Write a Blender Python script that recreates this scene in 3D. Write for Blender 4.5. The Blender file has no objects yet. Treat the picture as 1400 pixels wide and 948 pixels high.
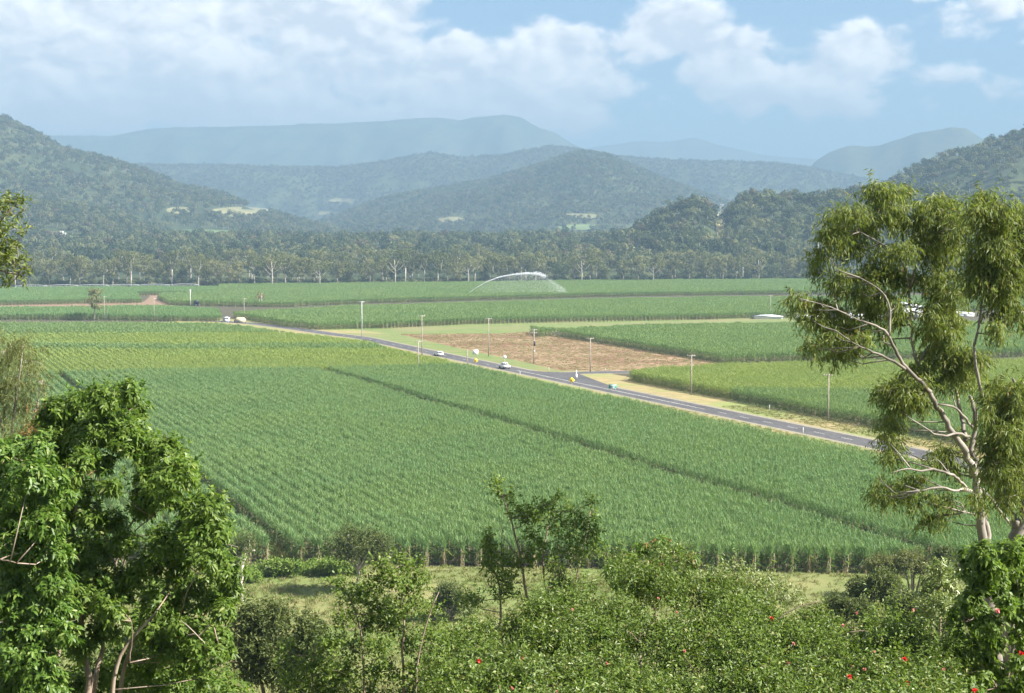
import bpy, math
import numpy as np
from mathutils import Vector
rng = np.random.default_rng(7)
S = bpy.context.scene
COL = S.collection
PI = math.pi

# ------------------------------------------------------------------ camera, world, sun, exposure
H = 38.0                      # lens height above the plain
F = 2000.0                    # focal length in photo pixels (photo 1400 x 948)
PITCH = math.atan(148.0 / F)
cam = bpy.data.cameras.new("camera"); camo = bpy.data.objects.new("camera", cam); COL.objects.link(camo)
cam.sensor_width = 36.0; cam.lens = 36.0 * F / 1400.0
cam.clip_start = 0.5; cam.clip_end = 60000
camo.location = (0, 0, H); camo.rotation_euler = (PI / 2 - PITCH, 0, 0)
S.camera = camo

SUN_EL = math.radians(41); SUN_AZ = math.radians(108)      # azimuth clockwise from +Y
SDIR = Vector((math.sin(SUN_AZ) * math.cos(SUN_EL), math.cos(SUN_AZ) * math.cos(SUN_EL), math.sin(SUN_EL)))
sl = bpy.data.lights.new("sun", 'SUN'); sl.energy = 5.0; sl.angle = math.radians(0.5); sl.color = (1.0, 0.95, 0.88)
so = bpy.data.objects.new("sun", sl); COL.objects.link(so); so.rotation_euler = SDIR.to_track_quat('Z', 'Y').to_euler()

S.view_settings.view_transform = 'Standard'; S.view_settings.look = 'None'
S.view_settings.gamma = 1.0; S.view_settings.exposure = 2.1
S.render.engine = 'CYCLES'
cy = S.cycles
cy.use_denoising = True; cy.max_bounces = 6; cy.diffuse_bounces = 3; cy.glossy_bounces = 2
cy.transmission_bounces = 4; cy.transparent_max_bounces = 8; cy.volume_bounces = 1
cy.use_adaptive_sampling = True; cy.adaptive_threshold = 0.02
cy.caustics_reflective = False; cy.caustics_refractive = False

W = bpy.data.worlds.new("World"); S.world = W; W.use_nodes = True
W.cycles.sampling_method = 'MANUAL'; W.cycles.sample_map_resolution = 256


class NT:
    """small helper to wire nodes"""
    def __init__(s, nt): s.t = nt; nt.nodes.clear()
    def n(s, typ, **kw):
        nd = s.t.nodes.new(typ)
        for k, v in kw.items():
            if k.startswith('i_'):
                key = k[2:]; key = int(key) if key.isdigit() else key
                s.set(nd, key, v)
            else: setattr(nd, k, v)
        return nd
    def set(s, nd, key, v):
        if isinstance(v, bpy.types.NodeSocket): s.t.links.new(v, nd.inputs[key])
        else: nd.inputs[key].default_value = v
    def m(s, op, a, b=0.0, c=0.0, clamp=False):
        nd = s.t.nodes.new('ShaderNodeMath'); nd.operation = op; nd.use_clamp = clamp
        for i, v in enumerate((a, b, c)): s.set(nd, i, v)
        return nd.outputs[0]
    def v(s, op, a, b=(0, 0, 0)):
        nd = s.t.nodes.new('ShaderNodeVectorMath'); nd.operation = op
        s.set(nd, 0, a)
        if op == 'SCALE': s.set(nd, 3, b)
        else: s.set(nd, 1, b)
        return nd.outputs[1] if op in ('LENGTH', 'DISTANCE', 'DOT_PRODUCT') else nd.outputs[0]
    def ss(s, x, a, b):
        nd = s.t.nodes.new('ShaderNodeMapRange'); nd.interpolation_type = 'SMOOTHSTEP'
        for i, v in enumerate((x, a, b, 0.0, 1.0)): s.set(nd, i, v)
        return nd.outputs[0]
    def mix(s, f, a, b):
        nd = s.t.nodes.new('ShaderNodeMix'); nd.data_type = 'RGBA'
        s.set(nd, 0, f)
        for i, v in ((6, a), (7, b)):
            if not isinstance(v, bpy.types.NodeSocket) and len(v) == 3: v = (*v, 1)
            s.set(nd, i, v)
        return nd.outputs[2]
    def noise(s, vec, scale, detail=4.0, rough=0.5, lac=2.0, dist=0.0):
        nd = s.t.nodes.new('ShaderNodeTexNoise')
        s.set(nd, 'Vector', vec)
        for k, v in (('Scale', scale), ('Detail', detail), ('Roughness', rough), ('Lacunarity', lac), ('Distortion', dist)): s.set(nd, k, v)
        return nd.outputs['Fac']
    def ramp(s, f, stops):
        nd = s.t.nodes.new('ShaderNodeValToRGB'); e = nd.color_ramp.elements
        while len(e) < len(stops): e.new(0.5)
        for k, (p, c) in zip(e, stops): k.position = p; k.color = (*c, 1)
        s.set(nd, 0, f); return nd.outputs[0]


# ---- sky: Nishita with procedural cumulus at real directions
w = NT(W.node_tree)
sky = w.n('ShaderNodeTexSky', sky_type='NISHITA', sun_disc=False, sun_elevation=SUN_EL, sun_rotation=SUN_AZ,
          altitude=50, air_density=1.0, dust_density=0.0, ozone_density=3.0)
SKY_STRENGTH = 0.05
skyc = w.v('MULTIPLY', sky.outputs[0], (SKY_STRENGTH * .68, SKY_STRENGTH * .725, SKY_STRENGTH * .77))
tc = w.n('ShaderNodeTexCoord')
dirn = tc.outputs['Generated']
sep = w.n('ShaderNodeSeparateXYZ', i_0=dirn)
az = w.m('ARCTAN2', sep.outputs[0], sep.outputs[1])
el = w.m('ARCSINE', sep.outputs[2])
uv = w.n('ShaderNodeCombineXYZ', i_0=az, i_1=el, i_2=0.0).outputs[0]
stretch = w.v('MULTIPLY', uv, (1.0, 1.45, 1.0))


def px_dir(px, py): return ((px - 700) / F, (326 - py) / F)


# cloud masses (photo px x, y, rx, ry, weight)
blobs = [(60, 30, 160, 65, .66), (190, 70, 180, 70, .7), (330, 30, 150, 50, .62), (480, 60, 150, 62, .62), (600, 75, 90, 50, .5),
         (250, 135, 290, 60, .7), (760, 80, 120, 50, .48), (900, 60, 55, 62, .6), (970, 95, 90, 50, .62), (640, 120, 360, 55, .62),
         (1190, 95, 120, 52, .40), (60, 110, 170, 65, .7), (1020, 125, 330, 44, .36), (420, 150, 400, 44, .5)]


def puffs(vec, det):
    """billowing fractal: rounded lumps with creases"""
    n = w.noise(vec, 10.5, det, 0.58)
    v1 = w.n('ShaderNodeTexVoronoi', feature='F1', i_Vector=vec, i_Scale=22.0).outputs['Distance']
    v2 = w.n('ShaderNodeTexVoronoi', feature='F1', i_Vector=vec, i_Scale=52.0).outputs['Distance']
    b_ = w.m('ADD', w.m('MULTIPLY_ADD', v1, -.34, .17), w.m('MULTIPLY_ADD', v2, -.20, .10))
    return w.m('ADD', w.m('MULTIPLY_ADD', n, 2.0, -1.0), b_)


warp = w.n('ShaderNodeTexNoise', i_Vector=stretch, i_Scale=30.0, i_Detail=2.0)
wv = w.v('ADD', stretch, w.v('SCALE', w.v('SUBTRACT', warp.outputs['Color'], (.5, .5, .5)), 0.02))
bias = None
for (x, y, rx, ry, a) in blobs:
    c = px_dir(x, y)
    q = w.v('MULTIPLY', w.v('SUBTRACT', wv, (c[0], c[1] * 1.45, 0)), (F / rx, F / ry / 1.45, 1))
    g = w.m('MULTIPLY_ADD', w.v('LENGTH', q), -a / 1.45, a)
    bias = w.m('SMOOTH_MAX', 0.0 if bias is None else bias, w.m('MULTIPLY', g, 1.35), 0.12)
# the same kind of cumulus elsewhere in the sky
away = w.ss(w.v('LENGTH', w.v('MULTIPLY', stretch, (1 / .44, 1 / .27, 1))), 0.9, 1.15)
low = w.ss(w.noise(stretch, 3.0, 1.0, 0.5), 0.42, 0.68)
bias = w.m('ADD', bias, w.m('MULTIPLY', w.m('MULTIPLY', low, away), 0.5))
n0 = puffs(wv, 5.0)
n1 = puffs(w.v('ADD', wv, (0.006, 0.010, 0.0)), 4.0)
d0 = w.m('MULTIPLY_ADD', n0, 0.9, bias)
DD = w.m('SUBTRACT', n0, n1)
mask = w.ss(d0, 0.10, 0.33)
lit = w.m('ADD', 0.42, w.m('MULTIPLY', DD, 3.0), clamp=True)
lit = w.m('MULTIPLY', lit, w.ss(el, 0.045, 0.14))
cloudc = w.mix(lit, (0.285, 0.275, 0.28), (0.52, 0.48, 0.44))
# never under the horizon
mask = w.m('MULTIPLY', w.m('MULTIPLY', mask, w.ss(el, -0.01, 0.065)), 0.92)
final = w.mix(mask, skyc, cloudc)
bg = w.n('ShaderNodeBackground', i_0=final, i_1=1.0)
out = w.n('ShaderNodeOutputWorld'); W.node_tree.links.new(bg.outputs[0], out.inputs[0])

# ------------------------------------------------------------------ geometry helpers
CT, ST = math.cos(PITCH), math.sin(PITCH)


def ray(px, py):
    rx = (px - 700) / F; ry = (474 - py) / F
    dy = CT + ry * ST; dz = -ST + ry * CT
    return rx / dy, dz / dy                      # per metre of depth (world Y)


def on_z(px, py, z=0.0):
    rx, rz = ray(px, py); t = (z - H) / rz
    return np.array((rx * t, t, z))


def at(px, py, Y):
    rx, rz = ray(px, py)
    return np.array((rx * Y, Y, H + rz * Y))


def hill_z(Y):                                   # the lookout's own slope
    return max(0.0, H - 1.7 - 0.30 * max(Y, 0.0)) if Y < 130 else 0.0


def build(name, V, faces, mat, parent=None, mi=None, smooth=False, loc=None):
    """faces: list of int arrays (n,3)/(n,4); mi: list of material index per array"""
    me = bpy.data.meshes.new(name)
    V = np.asarray(V, np.float32)
    faces = [np.asarray(f, np.int32) for f in faces if len(f)]
    if mi is not None: mi = [m for m in mi]
    nl = sum(f.size for f in faces); npoly = sum(len(f) for f in faces)
    me.vertices.add(len(V)); me.vertices.foreach_set('co', V.ravel())
    me.loops.add(nl); me.loops.foreach_set('vertex_index', np.concatenate([f.ravel() for f in faces]))
    me.polygons.add(npoly)
    tot = np.concatenate([np.full(len(f), f.shape[1], np.int32) for f in faces])
    st = np.concatenate(([0], np.cumsum(tot)[:-1])).astype(np.int32)
    me.polygons.foreach_set('loop_start', st)
    if mi is not None:
        me.polygons.foreach_set('material_index', np.concatenate([np.full(len(f), m, np.int32) for f, m in zip(faces, mi)]))
    if smooth: me.polygons.foreach_set('use_smooth', np.ones(npoly, bool))
    me.update(calc_edges=True)
    for m in (mat if isinstance(mat, (list, tuple)) else [mat]): me.materials.append(m)
    o = bpy.data.objects.new(name, me)
    if loc is not None: o.location = loc
    if parent is not None and not isinstance(parent, int): o.parent = parent
    if not (isinstance(parent, int) and parent == 0): COL.objects.link(o)
    return o


def tag(o, label=None, cat=None, group=None, kind=None):
    if label: o['label'] = label
    if cat: o['category'] = cat
    if group: o['group'] = group
    if kind: o['kind'] = kind
    return o


def empty(name, loc, label, cat, group=None, rz=0.0):
    o = bpy.data.objects.new(name, None); COL.objects.link(o)
    o.location = loc; o.rotation_euler = (0, 0, rz); o.empty_display_size = 0.3
    return tag(o, label, cat, group)


def dup(root, loc, rz=0.0, sc=1.0, label=None, group=None):
    r = root.copy(); COL.objects.link(r); r.location = loc; r.rotation_euler = (0, 0, rz); r.scale = (sc, sc, sc)
    if label: r['label'] = label
    if group: r['group'] = group
    for ch in root.children:
        c = ch.copy(); COL.objects.link(c); c.parent = r
        for g in ch.children:
            k = g.copy(); COL.objects.link(k); k.parent = c
    return r


class MB:
    """collects shapes into one mesh"""
    def __init__(s): s.V = []; s.Q = []; s.T = []; s.n = 0
    def add(s, V, Q=(), T=()):
        V = np.asarray(V, float).reshape(-1, 3)
        if len(Q): s.Q.append(np.asarray(Q, int).reshape(-1, 4) + s.n)
        if len(T): s.T.append(np.asarray(T, int).reshape(-1, 3) + s.n)
        s.V.append(V); s.n += len(V); return s
    def box(s, c, d, rz=0.0):
        x, y, z = np.array(d) / 2
        p = np.array([(-x, -y, -z), (x, -y, -z), (x, y, -z), (-x, y, -z), (-x, -y, z), (x, -y, z), (x, y, z), (-x, y, z)])
        if rz:
            cs, sn = math.cos(rz), math.sin(rz); p = np.c_[p[:, 0] * cs - p[:, 1] * sn, p[:, 0] * sn + p[:, 1] * cs, p[:, 2]]
        return s.add(p + np.array(c), [(3, 2, 1, 0), (4, 5, 6, 7), (0, 1, 5, 4), (1, 2, 6, 5), (2, 3, 7, 6), (3, 0, 4, 7)])
    def tube(s, pts, rad, n=6):
        pts = np.asarray(pts, float); rad = np.broadcast_to(np.asarray(rad, float), (len(pts),))
        tan = np.gradient(pts, axis=0); tan /= np.linalg.norm(tan, axis=1)[:, None] + 1e-9
        ref = np.array((0.13, 0.31, 0.94)) if abs(tan[:, 2]).mean() < 0.8 else np.array((0.95, 0.2, 0.1))
        a = np.cross(tan, ref); a /= np.linalg.norm(a, axis=1)[:, None] + 1e-9
        b = np.cross(tan, a)
        th = np.arange(n) * 2 * PI / n
        ring = pts[:, None] + rad[:, None, None] * (np.cos(th)[None, :, None] * a[:, None] + np.sin(th)[None, :, None] * b[:, None])
        k = len(pts); Q = []
        for i in range(k - 1):
            for j in range(n):
                Q.append((i * n + j, i * n + (j + 1) % n, (i + 1) * n + (j + 1) % n, (i + 1) * n + j))
        V = np.concatenate([ring.reshape(-1, 3), pts[:1], pts[-1:]])
        T = [(k * n, (j + 1) % n, j) for j in range(n)] + [(k * n + 1, (k - 1) * n + j, (k - 1) * n + (j + 1) % n) for j in range(n)]
        return s.add(V, Q, T)
    def prism(s, prof, y0, y1):
        """profile in xz extruded along y"""
        k = len(prof); p = np.array(prof, float)
        V = np.concatenate([np.c_[p[:, 0], np.full(k, y0), p[:, 1]], np.c_[p[:, 0], np.full(k, y1), p[:, 1]]])
        Q = [(i, (i + 1) % k, k + (i + 1) % k, k + i) for i in range(k)]
        T = [(0, i + 1, i) for i in range(1, k - 1)] + [(k, k + i, k + i + 1) for i in range(1, k - 1)]
        return s.add(V, Q, T)
    def get(s):
        return np.concatenate(s.V), [np.concatenate(s.Q) if s.Q else [], np.concatenate(s.T) if s.T else []]
    def build(s, name, mat, parent=None, smooth=False, loc=None):
        V, f = s.get(); return build(name, V, f, mat, parent, smooth=smooth, loc=loc)


def unit(a): return a / (np.linalg.norm(a, axis=-1, keepdims=True) + 1e-9)


def rand_dir(n):
    return unit(rng.normal(size=(n, 3)))


def leaves(P, A, L, Wd, droop=0.25, N=None, seg=2):
    """tapered blades: base P, axis A, length L, width Wd, bending down by droop; returns V, quads, tris"""
    n = len(P); L = np.broadcast_to(L, (n,)).astype(float); Wd = np.broadcast_to(Wd, (n,)).astype(float)
    A = unit(A)
    if N is None: N = rand_dir(n) + np.array((0, 0, 0.6))
    side = unit(np.cross(A, N)); up = np.cross(side, A)
    down = np.array((0, 0, -1.0))
    if seg == 1:
        mid = P + A * (L * .45)[:, None] + down * (droop * L * .2)[:, None]
        V = np.stack([P, mid + side * (Wd / 2)[:, None] + up * (Wd * .18)[:, None], P + A * L[:, None] + down * (droop * L)[:, None],
                      mid - side * (Wd / 2)[:, None] + up * (Wd * .18)[:, None]], 1)
        i = np.arange(n)[:, None] * 4
        return V.reshape(-1, 3), np.zeros((0, 4), int), np.concatenate([i + np.array([[0, 1, 2]]), i + np.array([[0, 2, 3]])])
    m1 = P + A * (L * .36)[:, None] + down * (droop * L * .10)[:, None]
    m2 = P + A * (L * .72)[:, None] + down * (droop * L * .45)[:, None]
    tip = P + A * L[:, None] + down * (droop * L)[:, None]
    h1 = side * (Wd / 2)[:, None]; h2 = side * (Wd * .38)[:, None]
    V = np.stack([P, m1 + h1, m1 - h1, m2 + h2, m2 - h2, tip], 1)
    i = np.arange(n)[:, None] * 6
    Q = i + np.array([[1, 3, 4, 2]])
    T = np.concatenate([i + np.array([[0, 1, 2]]), i + np.array([[3, 5, 4]])])
    return V.reshape(-1, 3), Q, T


# ------------------------------------------------------------------ materials
def new_mat(name):
    m = bpy.data.materials.new(name); m.use_nodes = True
    return m, NT(m.node_tree)


def finish(m, t, sh):
    o = t.n('ShaderNodeOutputMaterial'); m.node_tree.links.new(sh, o.inputs[0]); return m


def leaf_mat(name, stops, trans=0.35, rough=0.55, spec=0.25, objvar=0.0, tint=(1.15, 1.25, 0.55), patch=0.0):
    m, t = new_mat(name)
    g = t.n('ShaderNodeNewGeometry')
    f = g.outputs['Random Per Island']
    if objvar:
        oi = t.n('ShaderNodeObjectInfo')
        f = t.m('ADD', t.m('MULTIPLY', f, 1 - objvar), t.m('MULTIPLY', oi.outputs['Random'], objvar))
    c = t.ramp(f, stops)
    if patch:            # vigour differs from place to place in a crop
        pn = t.noise(t.v('MULTIPLY', g.outputs['Position'], (1, 1, 0)), .035, 4.0, .6)
        c = t.mix(t.m('MULTIPLY', t.ss(pn, .35, .7), patch * 1.6), c, t.v('MULTIPLY', c, (1.30, 1.14, .95)))
    p = t.n('ShaderNodeBsdfPrincipled', i_Roughness=rough)
    t.set(p, 'Base Color', c); t.set(p, 'Specular IOR Level', spec)
    tr = t.n('ShaderNodeBsdfTranslucent'); t.set(tr, 0, t.v('MULTIPLY', c, tint))
    mx = t.n('ShaderNodeMixShader', i_0=trans); t.set(mx, 1, p.outputs[0]); t.set(mx, 2, tr.outputs[0])
    return finish(m, t, mx.outputs[0])


def noise_mat(name, c1, c2, scale=1.0, rough=0.9, detail=6.0, c3=None, s3=0.1, bump=0.0, spec=0.2, lo=.35, hi=.65, stretch=None):
    m, t = new_mat(name)
    tc = t.n('ShaderNodeTexCoord').outputs['Object']
    if stretch: tc = t.v('MULTIPLY', tc, stretch)
    n = t.noise(tc, scale, detail, 0.6)
    c = t.mix(t.ss(n, lo, hi), c1, c2)
    if c3: c = t.mix(t.ss(t.noise(tc, s3, 3.0, 0.55), 0.42, 0.68), c, c3)
    p = t.n('ShaderNodeBsdfPrincipled', i_Roughness=rough); t.set(p, 'Base Color', c); t.set(p, 'Specular IOR Level', spec)
    if bump:
        b = t.n('ShaderNodeBump', i_Strength=bump, i_Distance=0.05); t.set(b, 'Height', n); t.set(p, 'Normal', b.outputs[0])
    return finish(m, t, p.outputs[0])


def plain(name, c, rough=0.5, metal=0.0):
    return noise_mat(name, tuple(x * .9 for x in c), tuple(min(1, x * 1.08) for x in c), 3.0, rough, 3.0)


M = {}
M['cane'] = leaf_mat('cane_leaf', patch=.25, stops= [(0, (.092, .172, .074)), (.5, (.148, .246, .098)), (.85, (.20, .295, .125)), (1, (.25, .30, .14))], trans=.34, rough=.55, spec=.12)
M['cane_young'] = leaf_mat('cane_leaf_light', patch=.25, stops= [(0, (.125, .195, .045)), (.5, (.215, .282, .078)), (.85, (.27, .33, .10)), (1, (.30, .33, .13))], trans=.36, rough=.55, spec=.12)
M['cane_mid'] = leaf_mat('cane_leaf_mid', patch=.25, stops= [(0, (.09, .160, .060)), (.5, (.156, .240, .086)), (.85, (.205, .29, .11)), (1, (.26, .30, .14))], trans=.34, rough=.55, spec=.12)
M['stalk'] = leaf_mat('cane_stalk', [(0, (.20, .165, .085)), (.5, (.33, .28, .16)), (1, (.44, .38, .24))], .1, .7, .2)
M['gum'] = leaf_mat('gum_leaf', [(0, (.100, .130, .036)), (.45, (.155, .195, .055)), (.85, (.21, .245, .075)), (.97, (.22, .22, .07)), (1, (.25, .15, .06))], .46, .5, .25)
M['broad'] = leaf_mat('broad_leaf', [(0, (.062, .112, .018)), (.45, (.112, .180, .030)), (.85, (.165, .235, .046)), (.985, (.19, .26, .06)), (1, (.34, .36, .15))], .48, .45, .25)
M['broad2'] = leaf_mat('broad_leaf_yellowish', [(0, (.058, .118, .016)), (.5, (.096, .175, .026)), (.9, (.145, .225, .04)), (1, (.24, .28, .08))], .42, .45, .3)
M['shrub'] = leaf_mat('shrub_leaf', [(0, (.058, .090, .015)), (.45, (.100, .148, .025)), (.85, (.12, .185, .032)), (.96, (.19, .21, .06)), (1, (.30, .26, .12))], .35, .45, .35)
M['sap'] = leaf_mat('sapling_leaf', [(0, (.075, .125, .022)), (.5, (.125, .19, .034)), (.9, (.19, .25, .055)), (1, (.28, .30, .10))], .46, .45, .3)
M['pod'] = leaf_mat('pale_leaf', [(0, (.10, .15, .04)), (.5, (.17, .22, .07)), (.8, (.28, .32, .14)), (1, (.45, .46, .27))], .3, .4, .4)
M['olive'] = leaf_mat('olive_leaf', [(0, (.056, .076, .024)), (.5, (.090, .118, .036)), (.9, (.13, .155, .052)), (1, (.17, .17, .07))], .36, .6, .2)
M['wispy'] = leaf_mat('wispy_leaf', [(0, (.09, .11, .035)), (.5, (.13, .15, .05)), (1, (.22, .21, .09))], .35, .6, .2)
M['rust'] = leaf_mat('rusty_leaf', [(0, (.16, .07, .03)), (.5, (.22, .11, .04)), (1, (.16, .15, .05))], .3, .6, .2)
M['far'] = leaf_mat('far_gum_leaf', [(0, (.034, .050, .022)), (.4, (.060, .080, .034)), (.75, (.095, .116, .046)), (1, (.16, .165, .08))], .2, .7, .1, .75)
M['far2'] = leaf_mat('tree_line_leaf', [(0, (.060, .074, .030)), (.4, (.098, .112, .044)), (.8, (.155, .162, .066)), (1, (.21, .19, .095))], .24, .7, .15, .75)
M['far5'] = leaf_mat('olive_gum_leaf', [(0, (.070, .076, .034)), (.4, (.130, .138, .058)), (.8, (.180, .178, .080)), (1, (.23, .21, .11))], .24, .7, .15, .6)
M['far3'] = leaf_mat('far_brown_leaf', [(0, (.070, .060, .036)), (.5, (.105, .092, .055)), (1, (.16, .14, .09))], .2, .7, .1, .6)
M['far4'] = leaf_mat('far_dark_leaf', [(0, (.026, .042, .022)), (.5, (.042, .062, .030)), (1, (.075, .095, .045))], .2, .7, .1, .6)
M['weed'] = leaf_mat('weed_leaf', [(0, (.10, .17, .03)), (.5, (.16, .24, .045)), (1, (.24, .30, .08))], .35, .6, .2)
M['straw'] = leaf_mat('dry_grass_blade', [(0, (.13, .14, .05)), (.5, (.20, .195, .085)), (1, (.30, .27, .14))], .3, .8, .1)
M['greengrass'] = leaf_mat('green_grass_blade', [(0, (.10, .15, .035)), (.5, (.15, .20, .05)), (1, (.26, .27, .10))], .3, .8, .1)
M['bark'] = noise_mat('gum_bark', (.225, .198, .166), (.105, .09, .074), 2.2, .85, 6, c3=(.30, .268, .228), s3=1.2, bump=.3, stretch=(1, 1, .35))
M['bark_pale'] = noise_mat('pale_gum_bark', (.46, .42, .36), (.30, .27, .225), 1.2, .8, 5, stretch=(1, 1, .4))
M['bark_brown'] = noise_mat('brown_bark', (.26, .20, .15), (.14, .10, .075), 5, .9, 6, c3=(.34, .28, .22), s3=1.5, bump=.4, stretch=(1, 1, .3))
M['twig'] = noise_mat('dry_twig', (.24, .19, .14), (.15, .115, .085), 6, .9, 4)
M['asphalt'] = noise_mat('asphalt', (.062, .060, .062), (.095, .092, .092), 0.9, .85, 8, c3=(.06, .058, .06), s3=.12)
M['paint'] = plain('road_paint', (.48, .48, .45), .7)
M['shoulder'] = noise_mat('gravel_shoulder', (.24, .215, .165), (.165, .155, .105), 1.6, .95, 8)
M['verge'] = noise_mat('dry_verge', (.27, .215, .105), (.20, .175, .075), .35, .95, 9, c3=(.16, .20, .06), s3=.045)
M['verge_green'] = noise_mat('green_verge', (.10, .145, .042), (.145, .170, .055), .15, .95, 9, c3=(.165, .16, .07), s3=.03)
M['soil'] = noise_mat('field_soil', (.050, .046, .028), (.085, .074, .044), .6, .95, 8)  # soil tone lowered to stand in for shade in the cane lanes
M['redsoil'] = noise_mat('bare_red_track', (.16, .10, .065), (.22, .155, .10), .2, .95, 7)
M['dirt'] = noise_mat('dirt_track', (.30, .255, .185), (.38, .33, .25), .15, .95, 7)
M['meadow'] = noise_mat('meadow', (.125, .145, .048), (.18, .175, .07), .12, .95, 9, c3=(.10, .145, .035), s3=.05)
M['white'] = plain('white_paint', (.80, .80, .78), .5)
M['cream'] = plain('cream_sheet', (.46, .41, .28), .7)
M['greyroof'] = plain('grey_metal_roof', (.48, .50, .52), .5)
M['darkmetal'] = plain('dark_metal', (.05, .05, .055), .5)
M['grey'] = plain('galvanised_steel', (.50, .51, .52), .45)
M['pole'] = noise_mat('weathered_pole_timber', (.34, .30, .25), (.25, .22, .18), 2.0, .9, 5)
M['yellow'] = plain('yellow_sign_face', (.80, .56, .03), .5)
M['black'] = plain('black_sign_symbol', (.015, .015, .015), .6)
M['signgreen'] = plain('green_sign_face', (.05, .30, .24), .5)
M['carwhite'] = noise_mat('car_paint_white', (.78, .78, .78), (.82, .82, .82), 1, .25, 2, spec=.5)
M['glass'] = noise_mat('dark_car_glass', (.02, .025, .03), (.03, .035, .04), 1, .08, 2, spec=.6)
M['rubber'] = plain('rubber', (.02, .02, .02), .8)
M['red'] = leaf_mat('red_petal', [(0, (.55, .02, .02)), (1, (.75, .05, .03))], .3, .5, .3, tint=(1, 1, 1))
M['pink'] = leaf_mat('pink_petal', [(0, (.62, .16, .17)), (1, (.72, .34, .30))], .3, .5, .3, tint=(1, 1, 1))
M['lamp_red'] = plain('red_tail_light', (.4, .02, .02), .3)

# hills: grass and rock under the trees
m, t = new_mat('hill_ground')
tc_ = t.n('ShaderNodeTexCoord').outputs['Object']
c_ = t.mix(t.ss(t.noise(tc_, .006, 8, .6), .4, .62), (.036, .050, .024), (.066, .078, .034))
c_ = t.mix(t.ss(t.noise(tc_, .05, 4, .6), .50, .68), c_, (.024, .036, .017))
p_ = t.n('ShaderNodeBsdfPrincipled', i_Roughness=.95); t.set(p_, 'Base Color', c_); t.set(p_, 'Specular IOR Level', .1)
M['hill'] = finish(m, t, p_.outputs[0])
# red soil half covered with pale cane trash
m, t = new_mat('trash_covered_field')
tc_ = t.n('ShaderNodeTexCoord').outputs['Object']
rot = t.n('ShaderNodeVectorRotate', rotation_type='Z_AXIS', i_Vector=tc_, i_Angle=-0.415).outputs[0]
st = t.v('MULTIPLY', rot, (1.0, .12, 1.0))
a_ = t.noise(st, .9, 5, .65); b_ = t.noise(tc_, .045, 4, .6)
cv = t.mix(t.ss(t.m('ADD', a_, t.m('MULTIPLY', t.m('SUBTRACT', b_, .5), 1.0)), .40, .58), (.155, .083, .054), (.25, .172, .108))
p_ = t.n('ShaderNodeBsdfPrincipled', i_Roughness=.95); t.set(p_, 'Base Color', cv); t.set(p_, 'Specular IOR Level', .1)
M['trash'] = finish(m, t, p_.outputs[0])
# open ground: grass of the slope and the far valley floor
m, t = new_mat('valley_ground')
tc_ = t.n('ShaderNodeTexCoord').outputs['Object']
c_ = t.mix(t.ss(t.noise(tc_, .4, 8, .6), .38, .62), (.085, .10, .034), (.16, .155, .06))
c_ = t.mix(t.ss(t.noise(tc_, .004, 4, .5), .45, .62), c_, (.10, .13, .045))
p_ = t.n('ShaderNodeBsdfPrincipled', i_Roughness=.95); t.set(p_, 'Base Color', c_); t.set(p_, 'Specular IOR Level', .1)
M['ground'] = finish(m, t, p_.outputs[0])
# water droplets
m, t = new_mat('spray_water')
d_ = t.n('ShaderNodeBsdfDiffuse', i_0=(.9, .92, .95, 1)); tr_ = t.n('ShaderNodeBsdfTranslucent', i_0=(.9, .92, .95, 1))
mx = t.n('ShaderNodeMixShader', i_0=.5); t.set(mx, 1, d_.outputs[0]); t.set(mx, 2, tr_.outputs[0])
M['spray'] = finish(m, t, mx.outputs[0])

# ------------------------------------------------------------------ the haze
hz = MB().box((0, 0, 449), (40000, 40000, 902)).build('haze', None)
hz.data.materials.clear()
m = bpy.data.materials.new('haze_air'); m.use_nodes = True; t = NT(m.node_tree)
HAZE_DENSITY = 2.15e-4
pv = t.n('ShaderNodeVolumePrincipled')
pv.inputs['Color'].default_value = (.222, .332, .45, 1); pv.inputs['Density'].default_value = HAZE_DENSITY
pv.inputs['Density Attribute'].default_value = ''; pv.inputs['Anisotropy'].default_value = 0.0
pv.inputs['Absorption Color'].default_value = (0, 0, 0, 1)
o_ = t.n('ShaderNodeOutputMaterial'); m.node_tree.links.new(pv.outputs[0], o_.inputs['Volume'])
hz.data.materials.append(m); tag(hz, kind='stuff')

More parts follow.
